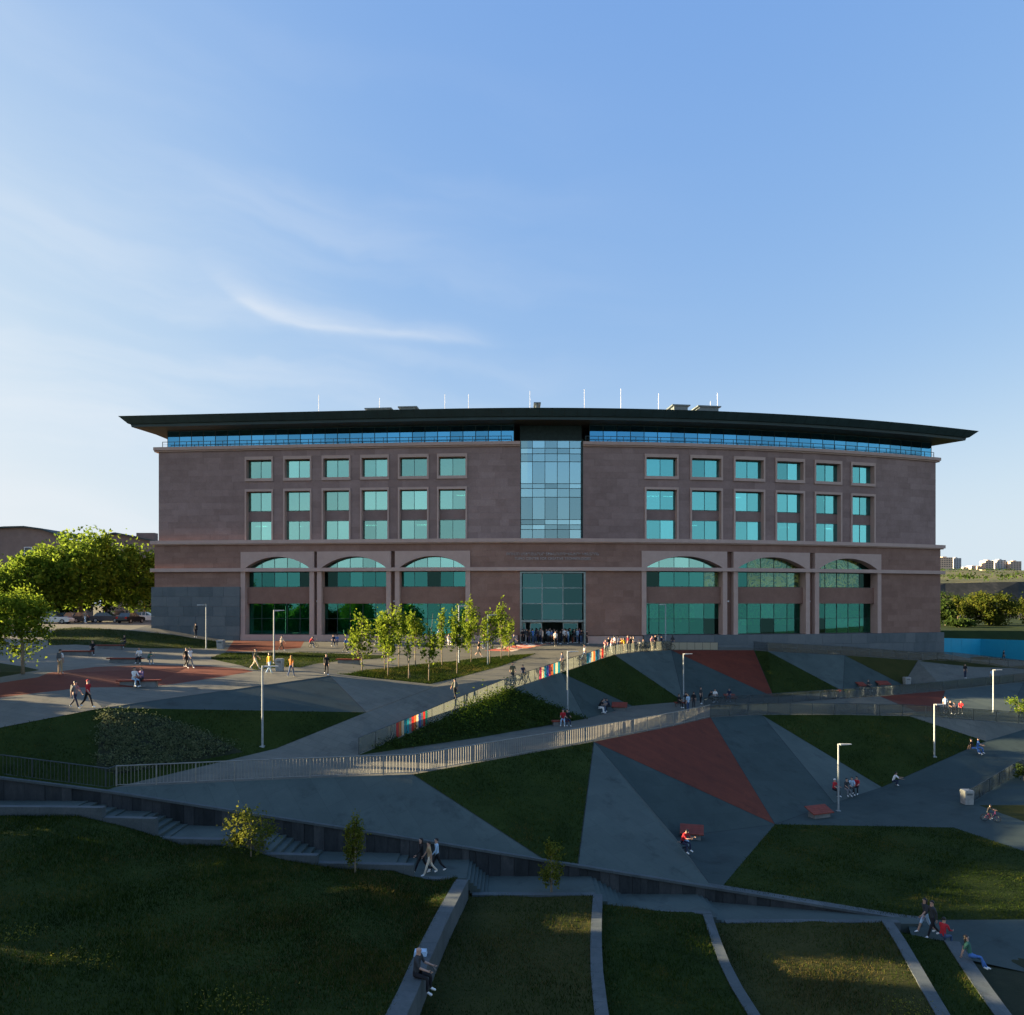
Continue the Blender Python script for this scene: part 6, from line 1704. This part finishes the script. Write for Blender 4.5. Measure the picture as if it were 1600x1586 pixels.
for i, (px, py, ps, t, b_, lab) in enumerate(((951, 1018, 'stand', 'black', 'jeans', 'dark figure behind the pink tops of the sunlit group'), (966, 1017, 'stand', 'white', 'jeans', 'person in white between the pink and orange tops'), (986, 1018, 'lean', 'black', 'navy', 'dark figure at the right of the sunlit group'),
                                              (990, 1016.5, 'stand', 'cream', 'black', 'person in cream at the right of the sunlit group'), (1006, 1016.5, 'sit', 'charcoal', 'black', 'dark seated figure right of the lone sitter'), (1024, 1015.5, 'stand', 'black', 'black', 'dark figure between the pink and cream standing people'),
                                              (1033, 1015.5, 'stand_phone', 'navy', 'black', 'dark figure with a phone at the bicycles'), (1051, 1015, 'stand', 'charcoal', 'jeans', 'dark figure at the left end of the lit fence'))):
    person(px, py, ps, (i * 71 + 20) % 360, t, b_, lab, group=SG, height=1.6 + (i % 3) * .06, long_=(i % 2 == 1))
person(1012, 1003, 'stand', 30, 'sky', 'navy', 'person in pale blue standing at the first right arch')
# on the ramp
person(711, 1094, 'walk', -150, 'olive', 'black', 'person with a backpack walking up the lower ramp', bag=True)
person(801, 1068, 'walk', 10, 'olive', 'charcoal', 'tall person with a yellow bag coming down the ramp', height=1.85)
person(817, 1066, 'walk2', 0, 'navy', 'charcoal', 'shorter person in navy coming down the ramp', height=1.55)
person(878, 1048, 'stand', -60, 'navy', 'black', 'person in navy behind the coloured panes')
person(913, 1032, 'walk', 120, 'cream', 'sky', 'person in cream walking up by the last coloured panes')
# middle walkway
MG = 'people on the middle walkway'
person(880, 1134, 'sit', -10, 'red', 'sky', 'girl in a red top sitting on the bench by the walkway', group=MG, long_=True)
person(886, 1134, 'sit', 15, 'black', 'navy', 'companion in black beside the girl in red', group=MG)
person(936, 1114, 'sit_bent', 70, 'black', 'white', 'person in black with white trousers sitting on the middle walkway', group=MG, long_=True)
person(944, 1114, 'sit', -10, 'grey', 'jeans', 'person in a grey shirt and jeans sitting on the middle walkway', group=MG)
person(952, 1112, 'sit_bent', -60, 'navy', 'black', 'dark figure beside the red lounger on the middle walkway', group=MG)
person(1060, 1106, 'sit', 40, 'black', 'black', 'seated dark figure left of the group at the middle rail', group=MG)
person(1072, 1110, 'lean', 170, 'black', 'black', 'person in black in the group at the middle rail', group=MG)
person(1075, 1113, 'stand', 200, 'sky', 'jeans', 'person in pale blue leaning on the middle rail', group=MG)
person(1084, 1109, 'stand', 150, 'black', 'charcoal', 'tall dark figure in the group at the middle rail', group=MG)
person(1107, 1098, 'sit_bent', 60, 'black', 'black', 'person in black sitting below the upper slope', group=MG)
person(1117, 1097, 'sit', 0, 'white', 'black', 'person with a white collar sitting below the upper slope', group=MG)
# right side
person(1508, 1060, 'stand', 0, 'black', 'navy', 'person in black standing on the right ramp')
person(1550, 1068, 'stand', 180, 'sky', 'teal', 'person in pale blue behind the far right lamp')
person(1568, 1034, 'walk', 90, 'black', 'black', 'person in black walking along the blue hoarding')
person(1477, 1114, 'stand', 150, 'sky', 'navy', 'person in white on the terrace by the bicycles')
person(1494, 1116, 'sit_bent', -60, 'navy', 'black', 'dark figure sitting on the right terrace')
person(1502, 1115, 'sit', -40, 'red', 'charcoal', 'person in red sitting on the right terrace')
LG = 'people on the lower right path'
person(1303, 1244, 'sit', 30, 'red', 'black', 'person with a white cap in red sitting left of the lamp', group=LG, hair='white')
person(1322, 1243, 'sit', 10, 'charcoal', 'grey', 'person in dark stripes sitting right of the lamp', group=LG)
person(1331, 1241, 'sit', -20, 'sky', 'charcoal', 'person in pale stripes sitting beside the one in red', group=LG)
person(1339, 1240, 'sit', -40, 'red', 'black', 'person in bright red at the end of the seated row', group=LG)
person(1395, 1228, 'squat', 70, 'white', 'navy', 'person in white crouching on the path by the right lawn', group=LG)
person(1520, 1178, 'sit_low', 40, 'black', 'blue', 'person in black and blue sitting at the lawn corner', group=LG)
person(1527, 1177, 'sit', 60, 'blue', 'blue', 'companion in blue at the lawn corner', group=LG)
person(1066, 1330, 'sit_bent', 40, 'red', 'navy', 'person in dark red sitting by the lower red lounger', group=LG)
person(1077, 1336, 'sit_bent', -70, 'sky', 'charcoal', 'child in a pale blue shirt at the lower red lounger', group=LG, height=1.5)
person(1356, 1080, 'sit', 20, 'charcoal', 'black', 'dark figure on the small red lounger', group=LG)
person(1140, 1096, 'sit', -30, 'navy', 'jeans', 'person in navy on the lounger below the upper red triangle', group=MG)
person(1095, 1100, 'stand', 40, 'charcoal', 'black', 'dark figure between the middle rail group and the sitting pair', group=MG)
person(1484, 1115, 'sit', 10, 'charcoal', 'navy', 'dark seated figure right of the person in white on the terrace')
# foreground
FG = 'people in the foreground'
person(659, 1364, 'walk', -70, 'black', 'black', 'dark figure with long hair walking behind the couple', group=FG, long_=True, sleeves='long', height=1.74)
person(671, 1368, 'walk2', -75, 'tan', 'cream', 'woman in beige clothes walking on the stair landing', group=FG, height=1.66)
person(683, 1363, 'walk', -70, 'sky', 'black', 'person in a pale blue shirt walking beside the woman in beige', group=FG, height=1.70, sleeves='long')
person(1446, 1458, 'walk', -85, 'charcoal', 'sky', 'person with a patterned top and pale shorts walking', group=FG, calf='skin', long_=True, height=1.66)
person(1457, 1465, 'walk2', -85, 'charcoal', 'black', 'person in black trousers walking in front of the one in shorts', group=FG, height=1.72, sleeves='long')
# seated on the terrace walls
w1p = G(648, 1527, -11.78)
man = person(0, 0, 'sit', 75, 'charcoal', 'black', 'bald man in a dark shirt sitting on the thick terrace wall with a phone', at=w1p - Vector((-.05, 0, .46)), group=FG, bald=True, height=1.78)
w5 = TWP[4][0]
p_red = w5[0] + Vector((-.25, .25, -.44)); person(0, 0, 'sit', 120, 'red', 'jeans', 'person in a red hoodie sitting on the wall end at the lower right', at=p_red, group=FG, sleeves='long')
p_rec = w5[0].lerp(w5[1], 1.0) + Vector((.30, .1, -.36)); person(0, 0, 'sit_low', 60, 'green', 'blue', 'person in green and blue leaning back on the lower right wall', at=p_rec, group=FG, long_=True)
# backpack or box lying on the wall behind the bald man
bx = G(657, 1492, -11.98); mb = MB(); mb.hexa([(-.22, -.15, 0), (.22, -.15, 0), (.22, .15, 0), (-.22, .15, 0), (-.20, -.13, .16), (.20, -.13, .16), (.20, .13, .16), (-.20, .13, .16)]); bo = mb.build('bag', flat('cloth_sky', PAL['sky'], .8), loc=bx, label='pale bag lying on the wall behind the bald man', cat='bag')
hJ = POSES['sit'][1]; mb = MB(); mb.box((-.04, -.008, -.075), (.04, .008, .075)); ph = mb.build('phone', flat('phone_black', (.02, .02, .025), .2), label='small phone held by the bald man on the wall', cat='phone')
mw = man.matrix_basis
R3 = Matrix.Rotation(man.rotation_euler.z, 3, 'Z'); ph.location = man.location + R3 @ ((hJ['hanL'] + hJ['hanR']) / 2 * (1.78 / 1.7) + Vector((0, -.07, .02))); ph.rotation_euler = (-.7, 0, man.rotation_euler.z)

# ---- bicycles
M_bike = flat('bike_black', (.02, .02, .022), .4); M_tyre = flat('tyre', (.015, .015, .015), .8); M_bikep = flat('bike_purple', (.22, .04, .12), .4)
def torus(mb, c, R, r, n=18, k=5):
    vs, fs = [], []
    for i in range(n):
        a = 2 * math.pi * i / n
        for j in range(k):
            b = 2 * math.pi * j / k; q = R + r * math.cos(b)
            vs.append((c[0] + q * math.cos(a), c[1] + r * math.sin(b), c[2] + q * math.sin(a)))
    for i in range(n):
        for j in range(k): fs.append((i * k + j, ((i + 1) % n) * k + j, ((i + 1) % n) * k + (j + 1) % k, i * k + (j + 1) % k))
    mb.add(vs, fs)
def bicycle(px, py, rz, lab, sc=1., mat=None, group='bicycles'):
    mat = mat or M_bike
    r = empty('bicycle', hit(px, py), math.radians(rz), label=lab, cat='bicycle', group=group); r.scale = (sc, sc, sc)
    for x in (-.5, .5):
        mb = MB(); torus(mb, (x, 0, .34), .31, .025); wh = mb.build('wheel', M_tyre, r)
        mb = MB()
        for k in range(8): a = math.pi * k / 8; mb.tube([(x - .3 * math.cos(a), 0, .34 - .3 * math.sin(a)), (x + .3 * math.cos(a), 0, .34 + .3 * math.sin(a))], .004, 3)
        mb.build('spokes', M_steel, wh)
    mb = MB()
    bb, st_, hd, fr_, rr_ = (-.05, 0, .30), (-.18, 0, .78), (.36, 0, .80), (.5, 0, .34), (-.5, 0, .34)
    for a, b in ((bb, st_), (bb, hd), (st_, hd), (hd, fr_), (bb, rr_), (st_, rr_)): mb.tube([a, b], .02, 5)
    mb.build('frame', mat, r)
    mb = MB(); mb.hexa([(-.32, -.07, .84), (-.06, -.03, .85), (-.06, .03, .85), (-.32, .07, .84), (-.32, -.06, .89), (-.06, -.02, .88), (-.06, .02, .88), (-.32, .06, .89)]); mb.tube([(-.18, 0, .76), (-.2, 0, .85)], .014, 5); mb.build('saddle', M_tyre, r)
    mb = MB(); mb.tube([(.36, 0, .78), (.33, 0, .98)], .016, 5); mb.tube([(.30, -.28, 1.0), (.36, -.1, .98), (.36, .1, .98), (.30, .28, 1.0)], .014, 5); mb.build('handlebar', mat, r)
    mb = MB(); mb.tube([(-.05, -.08, .30), (-.05, .08, .30)], .05, 8); mb.tube([(-.05, -.09, .3), (.08, -.09, .2)], .012, 4); mb.tube([(-.05, .09, .3), (-.18, .09, .4)], .012, 4); mb.build('crank', M_steel, r)
    return r
bk = bicycle(1548, 1284, -25, 'small purple bicycle ridden by a child at the lower right', .75, M_bikep)
cl = bk.location + Matrix.Rotation(math.radians(-25), 3, 'Z') @ Vector((-.2, 0, 0))
person(0, 0, 'ride', 65, 'black', 'charcoal', 'child in black riding the small purple bicycle', at=cl + Vector((0, 0, .10)), height=1.15)
bicycle(1036, 1016, 10, 'black bicycle parked at the base of the lamp before the right arch')
bicycle(1044, 1015.5, -12, 'second black bicycle leaning near the lit fence')
bicycle(1008, 1018, 25, 'dark bicycle between the seated person and the one in pink')
bicycle(1470, 1117, 5, 'bicycle left of the person in white on the right terrace')
bicycle(1487, 1117, -10, 'bicycle between the people on the right terrace')
bicycle(490, 1012, 5, 'small bicycle beside the person in red before the arch', .7)
# ================================================================== parked cars
M_cglass = flat('car_glass', (.03, .05, .06), .08, 0., .8); M_tail = flat('tail_light', (.45, .02, .02), .3); M_headl = flat('head_light', (.8, .8, .78), .2); M_rim = flat('rim', (.4, .4, .42), .35, .6)
def car(px, py, d, rz, paint, lab, suv=False, flip=False, L=4.4, z=None):
    s = F / d; loc = P(px, py, d); zz = zat(loc.x, loc.y)
    if zz is not None: loc.z = zz
    r = empty('parked_car', loc, math.radians(rz), label=lab, cat='car', group='cars parked under the trees')
    hw = .88; h = 1.66 if suv else 1.46
    body = [(-L / 2, .45), (-L / 2 + .05, .78), (-L / 2 + .12, 1.0 if suv else .92), (-1.2, .98), (.85, .95), (L / 2 - .35, .86), (L / 2, .70), (L / 2, .38), (L / 2 - .1, .26), (-L / 2 + .1, .26)]
    mb = MB(); vs = []; n = len(body)
    for y, k in ((-hw, .96), (-hw * .99, 1), (hw * .99, 1), (hw, .96)):
        for x, zc in body: vs.append((x * k, y, .26 + (zc - .26) * (1 if abs(y) < hw else .97)))
    fs = [(j * n + i, j * n + (i + 1) % n, (j + 1) * n + (i + 1) % n, (j + 1) * n + i) for j in range(3) for i in range(n)] + [tuple(range(n - 1, -1, -1)), tuple(range(3 * n, 4 * n))]
    mb.add(vs, fs)
    rf = [(-L / 2 + (.15 if suv else .55), .94), (-L / 2 + (.45 if suv else 1.0), h), (.15, h), (.95, .94)]
    top = [(x, (hw - .04) if zc < 1 else hw - .2, zc) for x, zc in rf]
    v2 = [(x, -y, zc) for x, y, zc in top] + [(x, y, zc) for x, y, zc in top]
    mb.add(v2, [(1, 2, 6, 5)]); mb.build('body', paint, r, smooth=False)
    e = .006
    for nm, q in (('windscreen', [v2[2], v2[3], v2[7], v2[6]]), ('rear_window', [v2[0], v2[1], v2[5], v2[4]])):
        m2 = MB(); m2.add(q, [(0, 1, 2, 3)]); m2.build(nm, M_cglass, r)
    for s_ in (0, 4):
        a, b, c, d_ = v2[s_], v2[s_ + 1], v2[s_ + 2], v2[s_ + 3]
        m2 = MB(); m2.add([a, b, c, d_], [(0, 1, 2, 3)]); m2.build('side_window', M_cglass, r)
        sy = -1 if s_ == 0 else 1
        m2 = MB()
        for x in (-.35, .15):
            m2.box((x - .03, sy * (hw - .05) - .02, .94), (x + .03, sy * (hw - .19) + .02, h)) if False else m2.tube([(x, sy * (hw - .03), .94), (x + (.0), sy * (hw - .19), h)], .035, 4)
        m2.build('pillar', paint, r)
    for x in (-L * .30, L * .31):
        for sy in (-1, 1):
            m2 = MB(); m2.tube([(x, sy * (hw - .16), .32), (x, sy * (hw + .015), .32)], .32, 14); wh = m2.build('wheel', M_tyre, r)
            m2 = MB(); m2.tube([(x, sy * (hw + .01), .32), (x, sy * (hw + .025), .32)], .2, 10); m2.build('rim', M_rim, wh)
    for sy in (-1, 1):
        m2 = MB(); m2.box((L / 2 - .14, sy * .62 - .17, .62), (L / 2 + .012, sy * .62 + .17, .74)); m2.build('headlight', M_headl, r)
        m2 = MB(); m2.box((-L / 2 - .012, sy * .68 - .12, .66), (-L / 2 + .1, sy * .68 + .12, .9)); m2.build('tail_light', M_tail, r)
    return r
def paint(n, c): return flat('paint_' + n, c, .28, .1, .6, var=.03)
car(84, 973, 101, 8, paint('white', (.72, .72, .70)), 'white estate car parked nearest under the trees', True, L=4.6)
car(112, 970, 106, 60, paint('silverblue', (.30, .38, .42)), 'silver blue car behind the white estate car')
car(126, 970, 107, 66, paint('dark', (.05, .06, .07)), 'dark car right of the silver blue one')
car(88, 968, 109, 14, paint('darkgreen', (.02, .04, .045)), 'dark van behind the white estate car', True)
car(168, 969, 108, 8, paint('charcoal', (.06, .06, .07)), 'charcoal car in the deep shade')
car(196, 967, 113, 50, paint('silver', (.45, .46, .46)), 'silver car near the building corner', True)
car(204, 970, 105, 85, paint('black', (.015, .015, .02)), 'black car with red tail lights near the building corner')
car(228, 967, 112, 10, paint('white', (.72, .72, .70)), 'white car beside the yellow pole')
mb = MB(); mb.tube([(0, 0, 0), (0, 0, 6)], .09, 6); b = hit(226, 968); mb.build('gas_pole', flat('yellow_paint', (.55, .42, .05), .6), loc=b, label='thin yellow pole beside the building corner', cat='pole')
person(133, 974, 'walk', 60, 'grey', 'sky', 'person in grey walking past the parked cars', depth=99)
